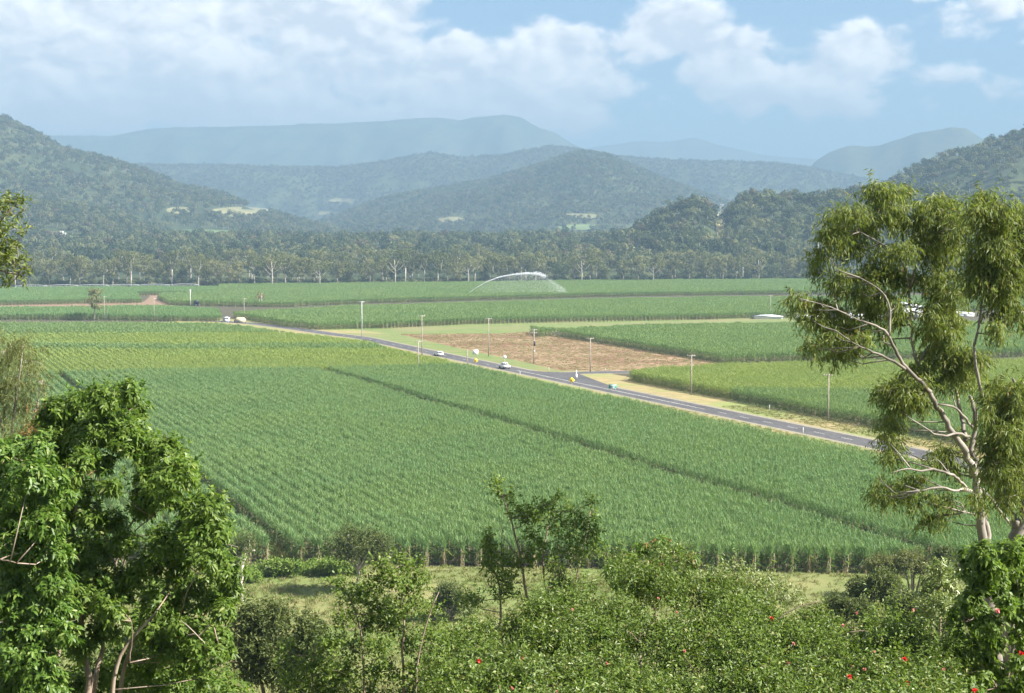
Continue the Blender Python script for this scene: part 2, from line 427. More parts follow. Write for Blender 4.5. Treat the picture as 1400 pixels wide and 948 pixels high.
# ------------------------------------------------------------------ terrain
TREE = 13.0
ridges = [   # distance, front width, back width, silhouette of tree tops in the photo (x, y)
    (1700, 400, 500, [(700, 360), (790, 340), (860, 316), (880, 304), (900, 292), (920, 281), (945, 272), (965, 275), (983, 292), (992, 290), (1008, 272), (1040, 264), (1080, 263), (1110, 268), (1150, 262), (1200, 255), (1300, 262), (1420, 275)], 12),
    (2150, 720, 900, [(1060, 360), (1140, 300), (1180, 268), (1219, 240), (1251, 223), (1292, 205), (1338, 195), (1400, 174), (1500, 140), (1700, 120), (2000, 150)], 13),
    (2350, 800, 700, [(-900, 280), (-300, 270), (0, 270), (100, 276), (170, 292), (230, 312), (300, 330), (400, 340)], 13),
    (3300, 1500, 1200, [(-900, 150), (-200, 120), (-60, 140), (0, 159), (14, 161), (56, 182), (90, 204), (122, 210), (167, 221), (198, 230), (244, 250), (296, 260), (350, 280), (420, 300), (500, 320), (560, 340)], 13),
    (4300, 1900, 1200, [(330, 330), (440, 300), (530, 268), (600, 256), (669, 245), (738, 223), (773, 211), (801, 207), (829, 212), (860, 226), (912, 246), (960, 262), (1020, 285), (1100, 310), (1200, 330)], 13),
    (5700, 1300, 1200, [(-600, 215), (0, 220), (209, 226), (313, 225), (383, 228), (460, 230), (547, 217), (589, 209), (634, 216), (686, 212), (749, 200), (773, 203), (843, 214), (920, 219), (990, 221), (1059, 223), (1101, 229), (1143, 238), (1200, 248), (1300, 240), (1500, 220), (2000, 230)], 13),
    (6900, 1100, 1000, [(1020, 330), (1070, 270), (1111, 223), (1129, 211), (1157, 201), (1198, 200), (1251, 183), (1290, 177), (1316, 176), (1338, 190), (1380, 203), (1450, 220), (1700, 240), (2000, 260)], 0),
    (9400, 2200, 1800, [(-600, 200), (0, 192), (83, 187), (157, 188), (191, 181), (250, 176), (330, 175), (440, 172), (537, 167), (570, 164), (599, 163), (627, 168), (655, 162), (690, 159), (710, 162), (722, 169), (738, 177), (758, 183), (780, 198), (820, 215), (900, 270), (1000, 330)], 0),
    (11800, 1600, 1500, [(700, 330), (780, 214), (808, 203), (871, 195), (915, 195), (948, 190), (990, 202), (1042, 213), (1108, 219), (1200, 214), (1500, 205), (2000, 220)], 0)]


def bumps(x, y):
    return (np.sin(x * .0131 + 1.3 * np.sin(y * .0047)) * np.sin(y * .0083 + .7 + np.sin(x * .0061)) * .6 +
            np.sin(x * .031 + y * .012) * np.sin(y * .021 - x * .009 + 1.1) * .3 + np.sin(x * .071 - y * .043) * .1)


def terrain(x, y):
    x = np.asarray(x, float); y = np.asarray(y, float)
    z = np.clip(.048 * (y - 1275), 0, 30)
    px = 700 + F * x / np.maximum(y, 1)
    for D, wf, wb, sil, th in ridges:
        s = np.array(sil, float)
        top = H + D * (326 - np.interp(px, s[:, 0], s[:, 1])) / F - th
        u = np.where(y < D, (D - y) / wf, (y - D) / wb)
        u = np.clip(u, 0, 1)
        sh = .5 + .5 * np.cos(PI * u ** .9)
        zr = top * sh + bumps(x, y) * .10 * np.maximum(top, 0) * np.sin(PI * np.clip(u, 0, 1)) ** 1.0
        z = np.where((u < 1) & (top > 0), np.maximum(z, zr), z)
    return z


# plain and lookout slope: one sheet out to the horizon
yr = np.concatenate([[-18000, -4000, -800, -200, -60, -20, 0], np.arange(4, 130, 4), np.array([135, 150, 200, 400, 800, 1250])])
xr = np.concatenate([[-18000, -3000, -800], np.arange(-240, 241, 8), [800, 3000, 18000]])
X, Y = np.meshgrid(xr, yr)
Z = np.vectorize(hill_z)(Y)
near = (Y > 2) & (Y < 118) & (np.abs(X) < 250)
Z = Z + np.where(near, .5 * np.sin(X * .21 + Y * .13) * np.sin(Y * .17 - X * .07), 0) * np.clip((118 - Y) / 40, 0, 1)
Z = np.where((np.abs(X) < 250) | (Y > 130), Z, Z * .6)
nx, ny = len(xr), len(yr)
ii = (np.arange(ny - 1)[:, None] * nx + np.arange(nx - 1)[None]).ravel()
# polar sheet of the far valley and its hills joins at Y = 1250
build('ground', np.c_[X.ravel(), Y.ravel(), Z.ravel()], [np.c_[ii, ii + 1, ii + nx + 1, ii + nx]], M['ground'], smooth=True)['kind'] = 'structure'

ya = np.concatenate([np.linspace(1250, 2600, 90), np.linspace(2620, 6500, 120), np.linspace(6600, 18000, 140)])
ta = np.concatenate([[-1.6, -1.2, -.9, -.7, -.55, -.45], np.linspace(-.40, .40, 330), [.45, .55, .7, .9, 1.2, 1.6]])
TT, YY = np.meshgrid(ta, ya); XX = TT * YY
ZZ = terrain(XX, YY); ZZ[0] = 0
nx, ny = len(ta), len(ya)
ii = (np.arange(ny - 1)[:, None] * nx + np.arange(nx - 1)[None]).ravel()
build('hills', np.c_[XX.ravel(), YY.ravel(), ZZ.ravel()], [np.c_[ii, ii + 1, ii + nx + 1, ii + nx]], M['hill'], smooth=True)['kind'] = 'structure'


def sheet(name, pts, mat, z, kind='structure', label=None):
    """flat polygon on the plain from (x, y) world points"""
    V = np.array([(p[0], p[1], z) for p in pts]); me = bpy.data.meshes.new(name)
    me.from_pydata([tuple(v) for v in V], [], [list(range(len(V)))]); me.materials.append(mat)
    if me.polygons[0].normal.z < 0: me.flip_normals()
    o = bpy.data.objects.new(name, me); COL.objects.link(o); o['kind'] = kind
    return o


G = lambda x, y, z=0.0: on_z(x, y, z)[:2]
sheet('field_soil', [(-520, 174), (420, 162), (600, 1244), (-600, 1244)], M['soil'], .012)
# meadow between the foot of the slope and the cane
sheet('meadow', [(-300, 122), (300, 122), (300, 161.0), (-300, 172.5)], M['meadow'], .014)

# ---- the road: straight along the cane rows, then bending left behind the pale field
ROADPX = [(1500, 676), (1380, 648), (1265, 621), (1200, 606), (1100, 586.5), (1000, 566.5), (900, 547), (840, 534), (790, 523), (740, 513), (690, 503.5), (600, 486), (495, 462), (450, 456.5), (405, 450), (350, 443), (300, 439.5), (240, 438)]
RW = np.array([G(*p) for p in ROADPX])
# least squares straight part
mid = RW[:12].mean(0); uu, ss_, vv = np.linalg.svd(RW[:12] - mid); RD = vv[0] if vv[0][1] > 0 else -vv[0]
RW[:12] = mid + ((RW[:12] - mid) @ RD)[:, None] * RD
U = RD; V2 = np.array((U[1], -U[0]))           # U along the rows (away), V2 to the right


def strip(pts, o0, o1):
    t = np.gradient(pts, axis=0); t /= np.linalg.norm(t, axis=1)[:, None]
    n = np.c_[t[:, 1], -t[:, 0]]
    return np.concatenate([pts + n * o0, (pts + n * o1)[::-1]])


def ribbon(name, pts, o0, o1, mat, z, kind='structure', parent=None):
    t = np.gradient(pts, axis=0); t /= np.linalg.norm(t, axis=1)[:, None]
    n = np.c_[t[:, 1], -t[:, 0]]; k = len(pts)
    a = pts + n * o0; b = pts + n * o1
    V = np.concatenate([np.c_[a, np.full(k, z)], np.c_[b, np.full(k, z)]])
    Q = [(i, k + i, k + i + 1, i + 1) for i in range(k - 1)]
    o = build(name, V, [np.array(Q)[:, ::-1] if False else np.array(Q)], mat, parent)
    if kind: o['kind'] = kind
    return o


def dense(pts, step=6.0):
    d = np.concatenate([[0], np.cumsum(np.linalg.norm(np.diff(pts, axis=0), axis=1))])
    s = np.arange(0, d[-1], step); return np.c_[np.interp(s, d, pts[:, 0]), np.interp(s, d, pts[:, 1])]


RP = dense(RW)
ribbon('verge', RP, -24.0, 20.0, M['verge'], .020)
ribbon('road_shoulder', RP, -4.6, 4.8, M['shoulder'], .026)
road = ribbon('road', RP, -3.3, 3.3, M['asphalt'], .034)
mk = MB()
dd = np.cumsum(np.concatenate([[0], np.linalg.norm(np.diff(RP, axis=0), axis=1)]))
jy = G(790, 521)[1]
for s0 in np.arange(0, dd[-1] - 6, 9.0):
    p = np.array((np.interp(s0, dd, RP[:, 0]), np.interp(s0, dd, RP[:, 1]))); q = np.array((np.interp(s0 + 3.6, dd, RP[:, 0]), np.interp(s0 + 3.6, dd, RP[:, 1])))
    if 325 < p[1] < 425: continue
    t_ = (q - p) / np.linalg.norm(q - p); n_ = np.array((t_[1], -t_[0])) * .07
    mk.add([(*(p - n_), .040), (*(p + n_), .040), (*(q + n_), .040), (*(q - n_), .040)], [(0, 1, 2, 3)])
sel = RP[(RP[:, 1] > 325) & (RP[:, 1] < 425)]
mk.build('centre_line', M['paint'], road)['kind'] = 'structure'
ribbon('centre_line', sel, -.12, .12, M['paint'], .040, parent=road)
# side road leaving to the right
sr = np.array([G(728, 513.5), G(765, 511.2), G(800, 509.8), G(850, 509.0), G(950, 508.5), G(1100, 508)])
sd = dense(sr, 4.0)
ribbon('side_road_shoulder', sd, -4.2, 4.2, M['shoulder'], .023)
ribbon('side_road', sd, -3.1, 3.1, M['asphalt'], .030)
sheet('road_junction', [G(700, 505.0), G(745, 508.5), G(786, 509.8), G(797, 513.5), G(838, 529), G(800, 524), G(740, 512)], M['asphalt'], .032)
# grass, trash covered field, tracks
sheet('grass_strip', [G(452, 455.5), G(450, 450), G(640, 441), G(1100, 431), G(1100, 440), G(860, 445), G(724, 457), G(545, 461)], M['verge_green'], .016)
sheet('roadside_grass', [G(452, 456), G(545, 456.5), G(600, 467), G(700, 489), G(800, 506.5), G(755, 509.5), G(690, 500.5), G(600, 483), G(495, 460)], M['verge_green'], .0225)
# harvested field has ridged rows
bf = [G(545, 457), G(680, 456.4), G(726, 453.6), G(790, 464), G(860, 475.5), G(990, 497), G(990, 508), G(845, 507.2), G(767, 506.6), G(729, 498), G(678, 487), G(634, 478), G(596, 469)]
sheet('harvested_field', bf, M['trash'], .024)
sheet('bare_track', [G(-40, 420), G(-40, 416.8), G(196, 413.2), G(205, 406), G(200, 402), G(216, 402), G(214, 408), G(222, 413), G(240, 418), G(205, 419)], M['redsoil'], .018)


# ------------------------------------------------------------------ scattering of uncountable growth
def scatter_group(sources):
    ng = bpy.data.node_groups.new('scatter', 'GeometryNodeTree')
    ng.interface.new_socket('Geometry', in_out='INPUT', socket_type='NodeSocketGeometry')
    ng.interface.new_socket('Geometry', in_out='OUTPUT', socket_type='NodeSocketGeometry')
    N = ng.nodes; Lk = ng.links
    gi = N.new('NodeGroupInput'); go = N.new('NodeGroupOutput')
    jn = N.new('GeometryNodeJoinGeometry')
    for s in sources:
        oi = N.new('GeometryNodeObjectInfo'); oi.inputs['Object'].default_value = s; oi.inputs['As Instance'].default_value = False
        g2 = N.new('GeometryNodeGeometryToInstance'); Lk.new(oi.outputs['Geometry'], g2.inputs[0]); Lk.new(g2.outputs[0], jn.inputs[0])
    ip = N.new('GeometryNodeInstanceOnPoints'); ip.inputs['Pick Instance'].default_value = True
    Lk.new(gi.outputs[0], ip.inputs['Points']); Lk.new(jn.outputs[0], ip.inputs['Instance'])

    def attr(nm, ty):
        a = N.new('GeometryNodeInputNamedAttribute'); a.data_type = ty; a.inputs['Name'].default_value = nm; return a.outputs[0]
    Lk.new(attr('idx', 'INT'), ip.inputs['Instance Index'])
    cx = N.new('ShaderNodeCombineXYZ'); Lk.new(attr('rot', 'FLOAT'), cx.inputs[2]); Lk.new(cx.outputs[0], ip.inputs['Rotation'])
    Lk.new(attr('scl', 'FLOAT_VECTOR'), ip.inputs['Scale'])
    Lk.new(ip.outputs[0], go.inputs[0])
    return ng


def scatter(name, group, nsrc, P, rot, scl, label=None, cat=None, kind='stuff'):
    n = len(P); me = bpy.data.meshes.new(name)
    me.vertices.add(n); me.vertices.foreach_set('co', np.asarray(P, np.float32).ravel())
    for nm, ty, val in (('rot', 'FLOAT', rot), ('idx', 'INT', rng.integers(0, nsrc, n))):
        a = me.attributes.new(nm, ty, 'POINT'); a.data.foreach_set('value', np.asarray(val, np.float32 if ty == 'FLOAT' else np.int32))
    scl = np.asarray(scl, np.float32)
    if scl.ndim == 1: scl = np.repeat(scl[:, None], 3, 1)
    a = me.attributes.new('scl', 'FLOAT_VECTOR', 'POINT'); a.data.foreach_set('vector', scl.ravel())
    o = bpy.data.objects.new(name, me); COL.objects.link(o)
    md = o.modifiers.new('scatter', 'NODES'); md.node_group = group
    return tag(o, label, cat, kind=kind)


# ---- sugar cane
def cane_mesh(length, blades, stalks, side, leafmat, bw=.075, slo=.15):
    """a stretch of one row, along local X: stalks at the bottom, arching blades above"""
    mb = MB()
    k = stalks
    x = rng.uniform(-length / 2, length / 2, k); y = rng.normal(0, .13, k)
    for i in range(k):
        h = rng.uniform(1.5, 2.2); lx, ly = rng.normal(0, .09, 2)
        r = .032
        a = rng.uniform(0, 2 * PI); tri = [(math.cos(a + q * 2.094) * r, math.sin(a + q * 2.094) * r) for q in range(3)]
        Vv = [(x[i] + dx, y[i] + dy, 0) for dx, dy in tri] + [(x[i] + lx + dx, y[i] + ly + dy, h) for dx, dy in tri]
        mb.add(Vv, [(0, 1, 4, 3), (1, 2, 5, 4), (2, 0, 3, 5)])
    kd = stalks                                     # dead leaves hanging along the stalks
    P = np.c_[rng.uniform(-length / 2, length / 2, kd), rng.normal(0, .18, kd), rng.uniform(.8, 1.7, kd)]
    A = np.c_[rng.normal(0, .35, (kd, 2)), -np.ones(kd)]
    V, Q, T = leaves(P, A, rng.uniform(.5, 1.0, kd), bw * .9, 0, seg=1); mb.add(V, Q, T)
    Vs, Fs = mb.get()
    m2 = MB()
    nb = blades
    th = rng.uniform(0, 2 * PI, nb)
    z0 = rng.uniform(1.5, 2.75, nb)
    P = np.c_[rng.uniform(-length / 2, length / 2, nb), rng.normal(0, .19, nb), z0]
    out = rng.uniform(.15, .72, nb)
    A = np.c_[np.cos(th) * out, np.sin(th) * out * .7, np.full(nb, 1.0)]
    V, Q, T = leaves(P, A, rng.uniform(.8, 1.35, nb), bw, rng.uniform(.15, .62, nb), seg=2); m2.add(V, Q, T)
    ns = side                                       # lower skirt of green leaves
    th = rng.uniform(0, 2 * PI, ns)
    P = np.c_[rng.uniform(-length / 2, length / 2, ns), rng.normal(0, .22, ns), rng.uniform(slo, 2.0, ns)]
    A = np.c_[np.cos(th), np.sin(th), rng.uniform(-.2, .8, ns)]
    V, Q, T = leaves(P, A, rng.uniform(.5, .95, ns), bw, rng.uniform(.4, .9, ns), seg=1); m2.add(V, Q, T)
    Vg, Fg = m2.get()
    n = len(Vs)
    allf = Fs + [np.asarray(f) + n if len(f) else f for f in Fg]
    mi = [1, 1, 0, 0]; keep = [(f, q) for f, q in zip(allf, mi) if len(f)]
    o = build('cane_source', np.concatenate([Vs, Vg]), [f for f, _ in keep], [leafmat, M['stalk']], parent=0, mi=[q for _, q in keep])
    return o


SRC = {}
for key, mat in (('a', M['cane']), ('b', M['cane_young']), ('m', M['cane_mid'])):
    SRC[key] = ([cane_mesh(2.0, 240, 6, 70, mat, .045) for _ in range(6)], [cane_mesh(5.0, 270, 8, 56, mat, .095) for _ in range(6)])
    SRC[key] = tuple((scatter_group(s), len(s)) for s in SRC[key])

ROW = 1.85
ROWANG = math.atan2(U[1], U[0])


def inside(poly, pts):
    p = np.asarray(poly); x, y = pts[:, 0], pts[:, 1]; c = np.zeros(len(pts), bool); j = len(p) - 1
    for i in range(len(p)):
        cond = ((p[i, 1] > y) != (p[j, 1] > y))
        with np.errstate(divide='ignore', invalid='ignore'):
            xi = (p[j, 0] - p[i, 0]) * (y - p[i, 1]) / (p[j, 1] - p[i, 1]) + p[i, 0]
        c ^= cond & (x < xi); j = i
    return c


def in_view(pts, m=40):
    px = 700 + F * pts[:, 0] / np.maximum(pts[:, 1], 1)
    return (px > -m) & (px < 1400 + m) & (pts[:, 1] > 10)


CANE_PTS = []


def cane_field(poly, key, label, hs=1.0, gaps=(), near=430.0, name='cane_field'):
    poly = np.array(poly)
    s = poly @ U; tt = poly @ V2
    res = []
    for step, lo, hi, gi in ((2.0, 0, near, 0), (5.0, near, 9e9, 1)):
        rows = np.arange(math.floor(tt.min() / ROW), math.ceil(tt.max() / ROW) + 1) * ROW
        al = np.arange(s.min(), s.max() + step, step)
        TTg, SS = np.meshgrid(rows, al)
        TTg = TTg.ravel(); SS = SS.ravel() + rng.uniform(-.3, .3, TTg.size)
        pts = SS[:, None] * U + TTg[:, None] * V2
        ok = inside(poly, pts) & in_view(pts) & (pts[:, 1] >= lo) & (pts[:, 1] < hi)
        for g0, g1 in gaps: ok &= ~((TTg > g0) & (TTg < g1))
        pts = pts[ok]; TTk = TTg[ok]
        if len(pts) == 0: continue
        n = len(pts)
        pts = pts + V2 * rng.normal(0, .07, n)[:, None]
        # patches of taller and shorter cane
        hv = hs * (1 + .05 * np.sin(pts[:, 0] * .06 + np.sin(pts[:, 1] * .05) * 2) + rng.normal(0, .035, n))
        rr = ROWANG + PI * rng.integers(0, 2, n)
        res.append((gi, np.c_[pts, np.full(n, .01)], rr, np.c_[np.full(n, 1.0), np.full(n, 1.0), hv]))
    for gi, P, rr, sc in res:
        g, k = SRC[key][gi]
        o = scatter(name, g, k, P, rr, sc, label if gi == res[0][0] else label.replace(' cane', ' cane, its far part', 1), 'cane field')
    return poly


tL1 = 42.7; tL2 = G(900, 631, 3.2) @ V2
RC = mid @ V2                                    # road axis across the rows
tA = (RC - 5.0) * (1 - 3.35 / H); tH = RC + 13.5; tG = G(860, 477) @ V2
front_l, front_r = G(400, 770), G(1160, 784)
fd = (front_r - front_l) / np.linalg.norm(front_r - front_l)


def st_pt(tv, Y):                               # point on the row line t = tv at depth Y
    s = (Y - tv * V2[1]) / U[1]; return s * U + tv * V2


backA = G(640, 498, 3.0)[1]; backAl = G(60, 506, 3.0)[1]
A_poly = [front_l - fd * 120, front_r + fd * 95, st_pt(tA, 200), st_pt(tA, backA), G(300, 503, 3.0), G(-60, 509, 3.0), (-190, 300), (-120, 180)]
cane_field(A_poly, 'a', 'tall blue green cane in long rows filling the field before the road', 1.03, gaps=((tL1 - 1.7, tL1 + 1.7), (108.9, 111.2)))
TB = 2.9
B_poly = [G(-60, 509, 3.0), G(300, 503, 3.0), st_pt(tA, backA), G(632, 498.5, TB), G(596, 488, TB), G(540, 475.5, TB), G(490, 464.5, TB), G(452, 459, TB), G(420, 456.5, TB), G(380, 452.5, TB), G(340, 445.5, TB), G(300, 441.5, TB), G(-80, 439, TB)]
# bands of slightly different planting
yb = [G(0, 476, 2.8)[1], G(0, 470, 2.8)[1], G(0, 455, 2.8)[1], G(0, 450, 2.8)[1]]


def clip_y(poly, y0, y1):
    def half(p, f):
        outp = []
        for i in range(len(p)):
            a, b = np.array(p[i]), np.array(p[(i + 1) % len(p)]); fa, fb = f(a), f(b)
            if fa >= 0: outp.append(a)
            if fa * fb < 0: outp.append(a + (b - a) * fa / (fa - fb))
        return outp
    p = half(poly, lambda q: q[1] - y0 + q[0] * .02)
    return half(p, lambda q: y1 - q[1] - q[0] * .02) if p else p


cane_field(clip_y(B_poly, 0, yb[0]), 'b', 'yellow green cane in the pale band behind the dark near field', .92)
cane_field(clip_y(B_poly, yb[0], yb[1]), 'm', 'darker stripe of cane between the two yellow green bands', .97)
cane_field(clip_y(B_poly, yb[1], yb[2]), 'b', 'second yellow green band of cane, left of the road bend', .92)
cane_field(clip_y(B_poly, yb[2], 9999), 'm', 'mid green cane behind the yellow bands, reaching the two small sheds', .95)
cane_field([G(-60, 437.5), G(110, 438), G(305, 440), G(298, 430), G(215, 417.0, 3.2), G(-60, 419.4, 3.2)], 'a', 'cane block around the lone gum tree, its front edge in shade', 1.0)
cane_field([G(-60, 418), G(0, 417.6), G(194, 414.5), G(186, 405), G(180, 400), G(172, 397), G(-60, 398)], 'a', 'far cane block with a row of pale stalk ends beside the bare strip', 1.0)
cane_field([G(178, 404.5), G(296, 403), G(296, 396.5), G(178, 396.5)], 'a', 'small far cane block in front of the long irrigator', 1.0)
E_poly = [G(217, 411), G(232, 417.5), G(266, 418.5), G(386, 420.5), G(482, 416), G(640, 411.5), G(817, 406.5), G(970, 404), G(1300, 401), G(1420, 400), G(1420, 384.5), G(1130, 385.5), G(800, 388), G(520, 391.2), G(300, 393.5), G(296, 404), G(222, 406.5)]
cane_field(E_poly, 'm', 'farthest long block of cane lying against the tree line', 1.0)
F_poly = [G(349, 440.5), G(386, 447), G(440, 452), G(520, 449.3), G(640, 443.5), G(817, 439), G(990, 436.5), G(1085, 435), G(1085, 428), G(1420, 425), G(1420, 402, 3.2), G(1300, 403.0, 3.2), G(970, 405.2, 3.2), G(817, 407.7, 3.2), G(640, 412.3, 3.2), G(482, 417, 3.2), G(386, 421.5, 3.2), G(318, 425.5, 3.2)]
cane_field(F_poly, 'm', 'long block of cane behind the mown grass strip, with pale stalks along its front', 1.0)
tGr = G(1300, 478, 3) @ V2
G_poly = [G(727, 454.5), G(860, 476.5), G(987, 497.5), G(1150, 494), G(1420, 489), G(1420, 438, 3.2), G(1100, 438.5, 3.2), G(860, 444, 3.2), G(735, 450.5, 3.2)]
cane_field(G_poly, 'm', 'cane block right of the harvested red field, its shaded edge towards it', 1.0)
H_poly = [st_pt(tH, 392), st_pt(tH, 180), (240, 190), (240, 330), G(1420, 489, 2.8), G(1250, 491.5, 2.8), G(990, 495.5, 2.8), G(893, 501, 2.7), G(856, 507.5, 2.7)]
Hs = G(990, 530, 2.8)[1]
cane_field(clip_y(H_poly, Hs, 9999), 'b', 'pale yellow green cane across the road behind the side road corner', .90)
cane_field(clip_y(H_poly, 0, Hs), 'm', 'green cane along the far side of the road, behind the dry verge', .93)

# ---- row ends of the near field: one clump each
cl = []
for _ in range(4):
    c = cane_mesh(.9, 170, 44, 60, M['cane'], .048, .9); cl.append(c)


def split_clump(src):
    """stalks and leaves as two meshes"""
    me = src.data; mi = np.zeros(len(me.polygons), np.int32); me.polygons.foreach_get('material_index', mi)
    co = np.zeros(len(me.vertices) * 3, np.float32); me.vertices.foreach_get('co', co); co = co.reshape(-1, 3)
    outm = []
    for k in (1, 0):
        Q = [list(p.vertices) for p in me.polygons if p.material_index == k and len(p.vertices) == 4]
        T = [list(p.vertices) for p in me.polygons if p.material_index == k and len(p.vertices) == 3]
        fs = [np.array(f) for f in (Q, T) if f]
        used = np.unique(np.concatenate([f.ravel() for f in fs])); rm = np.full(len(co), -1); rm[used] = np.arange(len(used))
        outm.append((co[used], [rm[f] for f in fs]))
    return outm


protos = []
ends = []
for r in np.arange(math.floor((front_l @ V2 - 12) / ROW), math.ceil((front_r @ V2 + 22) / ROW)) * ROW:
    # meet of row line with the front edge
    A2 = np.array([U, -fd]).T; sol = np.linalg.solve(A2, front_l - r * V2); p = sol[0] * U + r * V2
    if (tL1 - 1.7 < r < tL1 + 1.7) or (108.9 < r < 111.2): continue
    ends.append(p)
for i, p in enumerate(ends):
    loc = (p[0] + U[0] * .2, p[1] + U[1] * .2, .012); rz = ROWANG + rng.normal(0, .12); sc = rng.uniform(.98, 1.08)
    if i < 4:
        e = empty('sugar_cane', loc, 'clump of sugar cane with bare pale stalks at the end of its row', 'sugar cane', 'row ends of the near cane field', rz)
        (sv, sf), (lv, lf) = split_clump(cl[i])
        build('stalks', sv, sf, M['stalk'], e); build('leaves', lv, lf, M['cane'], e); protos.append(e)
    else: dup(protos[i % 4], loc, rz, sc)




def row_ends(pa, pb, key, label, group, hs=1.0):
    d_ = (pb - pa) / np.linalg.norm(pb - pa); L_ = np.linalg.norm(pb - pa); ta, tb_ = pa @ V2, pb @ V2
    for i, r in enumerate(np.arange(math.ceil(min(ta, tb_) / ROW), math.floor(max(ta, tb_) / ROW) + 1) * ROW):
        f_ = (r - ta) / (tb_ - ta); p = pa + (pb - pa) * f_
        dup(protos[i % 4], (p[0] - U[0] * .6, p[1] - U[1] * .6, .012), ROWANG + rng.normal(0, .12), hs * rng.uniform(.95, 1.05), label, group)


row_ends(G(-4, 418), G(193, 414.6), 'a', 'cane clump with pale stalks facing the bare strip, left of the red track', 'row ends of the far left block')
row_ends(G(212, 439.2), G(302, 440.2), 'a', 'cane clump with pale stalks in the row left of the small grey shed', 'row ends beside the small sheds')
row_ends(G(181, 404.6), G(294, 403.2), 'a', 'cane clump with pale stalks in the far row before the long irrigator', 'row ends before the irrigator')
row_ends(G(522, 449.3), G(640, 443.5), 'a', 'cane clump with pale stalks between the road bend pole and the harvested field', 'row ends behind the mown grass strip, its near end')
row_ends(G(642, 443.4), G(985, 436.7), 'a', 'cane clump with pale stalks along the grass strip behind the harvested field', 'row ends behind the mown grass strip, its far end')

# ------------------------------------------------------------------ trees of the valley
def far_tree(hh, n, size, mat, trunk=True, flat=.75):
    """light tree for forest that is only a few pixels high"""
    mb = MB()
    P = []; 
    k = rng.integers(4, 7)
    cs = np.c_[rng.normal(0, hh * .16, (k, 2)), rng.uniform(.45, .85, k) * hh]; rs = rng.uniform(.16, .26, k) * hh
    w_ = rs ** 2 / (rs ** 2).sum()
    which = rng.choice(k, n, p=w_)
    d = rand_dir(n); P = cs[which] + d * (rs[which] * rng.uniform(.7, 1.05, n))[:, None] * np.array((1, 1, flat))
    A = unit(np.cross(d, rand_dir(n)) + rand_dir(n) * .25)
    V, Q, T = leaves(P - A * size / 2, A, size * rng.uniform(.8, 1.4, n), size * .8, .15, N=d + rand_dir(n) * .30 + np.array((0, 0, .15)), seg=1)
    mb.add(V, Q, T)
    Vg, Fg = mb.get()
    m2 = MB(); m2.tube([(0, 0, -1.0), (rng.normal(0, .2), rng.normal(0, .2), hh * .4), (rng.normal(0, .5), rng.normal(0, .5), hh * .75)], [hh * .017, hh * .012, hh * .005], 4)
    Vs, Fs = m2.get(); nn = len(Vg)
    fs = [f for f in Fg if len(f)]; ft = [np.asarray(f) + nn for f in Fs if len(f)]
    return build('tree_source', np.concatenate([Vg, Vs]), fs + ft, [mat, M['bark_pale']], parent=0, mi=[0] * len(fs) + [1] * len(ft))


fsrc = [far_tree(rng.uniform(11, 16), 230, 1.2, M[k]) for k in ('far', 'far', 'far', 'far2', 'far2', 'far3', 'far4', 'far', 'far2', 'far4')]
FG = (scatter_group(fsrc), len(fsrc))


def visible(P, h, tol=.0006):
    """drop trees wholly hidden behind nearer ground"""
    px = P[:, 0] / P[:, 1]; b = np.clip(((px + .42) / .84 * 300).astype(int), 0, 299)
    keep = np.zeros(len(P), bool)
    ys = np.linspace(1260, 7000, 260)
    for k in range(300):
        i = np.where(b == k)[0]
        if not len(i): continue
        a = -.42 + (k + .5) / 300 * .84
        e = (terrain(a * ys, ys) - H) / ys; cm = np.maximum.accumulate(e)
        e0 = np.interp(P[i, 1], ys, np.concatenate([[-9], cm[:-1]]))
        keep[i] = (P[i, 2] + h - H) / P[i, 1] > e0 - tol
    return keep


CLEAR = [(985, 306, 7, 18, 0), (985, 325, 9, 12, 0), (330, 291, 46, 7, 1), (245, 289, 18, 5, 1), (470, 277, 24, 5, 1), (270, 320, 60, 5, 0), (800, 312, 38, 4, 0), (615, 302, 22, 4, 1), (790, 297, 30, 4, 1),
         (450, 293, 20, 3, 1), (84, 325, 16, 4, 0), (860, 347, 26, 4, 0)]


def forest_pts(y0, y1, sp, n_over=1.0, a0=-.38, a1=.38):
    area = (a1 - a0) * (y1 ** 2 - y0 ** 2) / 2; n = int(area / sp ** 2 * n_over)
    yy = np.sqrt(rng.uniform(y0 ** 2, y1 ** 2, n)); aa = rng.uniform(a0, a1, n)
    x = aa * yy; z = terrain(x, yy)
    P = np.c_[x, yy, z]
    px = 700 + F * aa; py = 326 - F * (z - H) / yy
    ok = np.ones(n, bool)
    for cx, cy, rx, ry, _ in CLEAR: ok &= ((px - cx) / rx) ** 2 + ((py - cy) / ry) ** 2 > 1
    # natural thinning in patches
    pn = np.sin(x * .011 + 2 * np.sin(yy * .006)) * np.sin(yy * .009 - x * .004)
    ok &= rng.uniform(0, 1, n) < .80 + .45 * pn
    return P[ok]


def forest(name, P, s0, s1, label):
    P = P[visible(P, 14)]
    n = len(P); P = P - np.array((0, 0, .6))
    sc = rng.uniform(s0, s1, n)
    scatter(name, FG[0], FG[1], P, rng.uniform(0, 2 * PI, n), np.c_[sc, sc, sc * rng.uniform(.85, 1.2, n)], label, 'forest')


forest('forest', forest_pts(1380, 2000, 13), 1.0, 1.6, 'bushland on the low wooded rise and valley floor behind the tree line')
forest('forest', forest_pts(2000, 3000, 12), .85, 1.4, 'hazy bushland on the nearer hill slopes at both sides of the valley')
forest('forest', forest_pts(3000, 4600, 11), .85, 1.3, 'blue green bushland on the central hill and the big slope')
forest('forest', forest_pts(4600, 6300, 14), 1.0, 1.5, 'pale blue bushland on the long low ridge under the mesa')


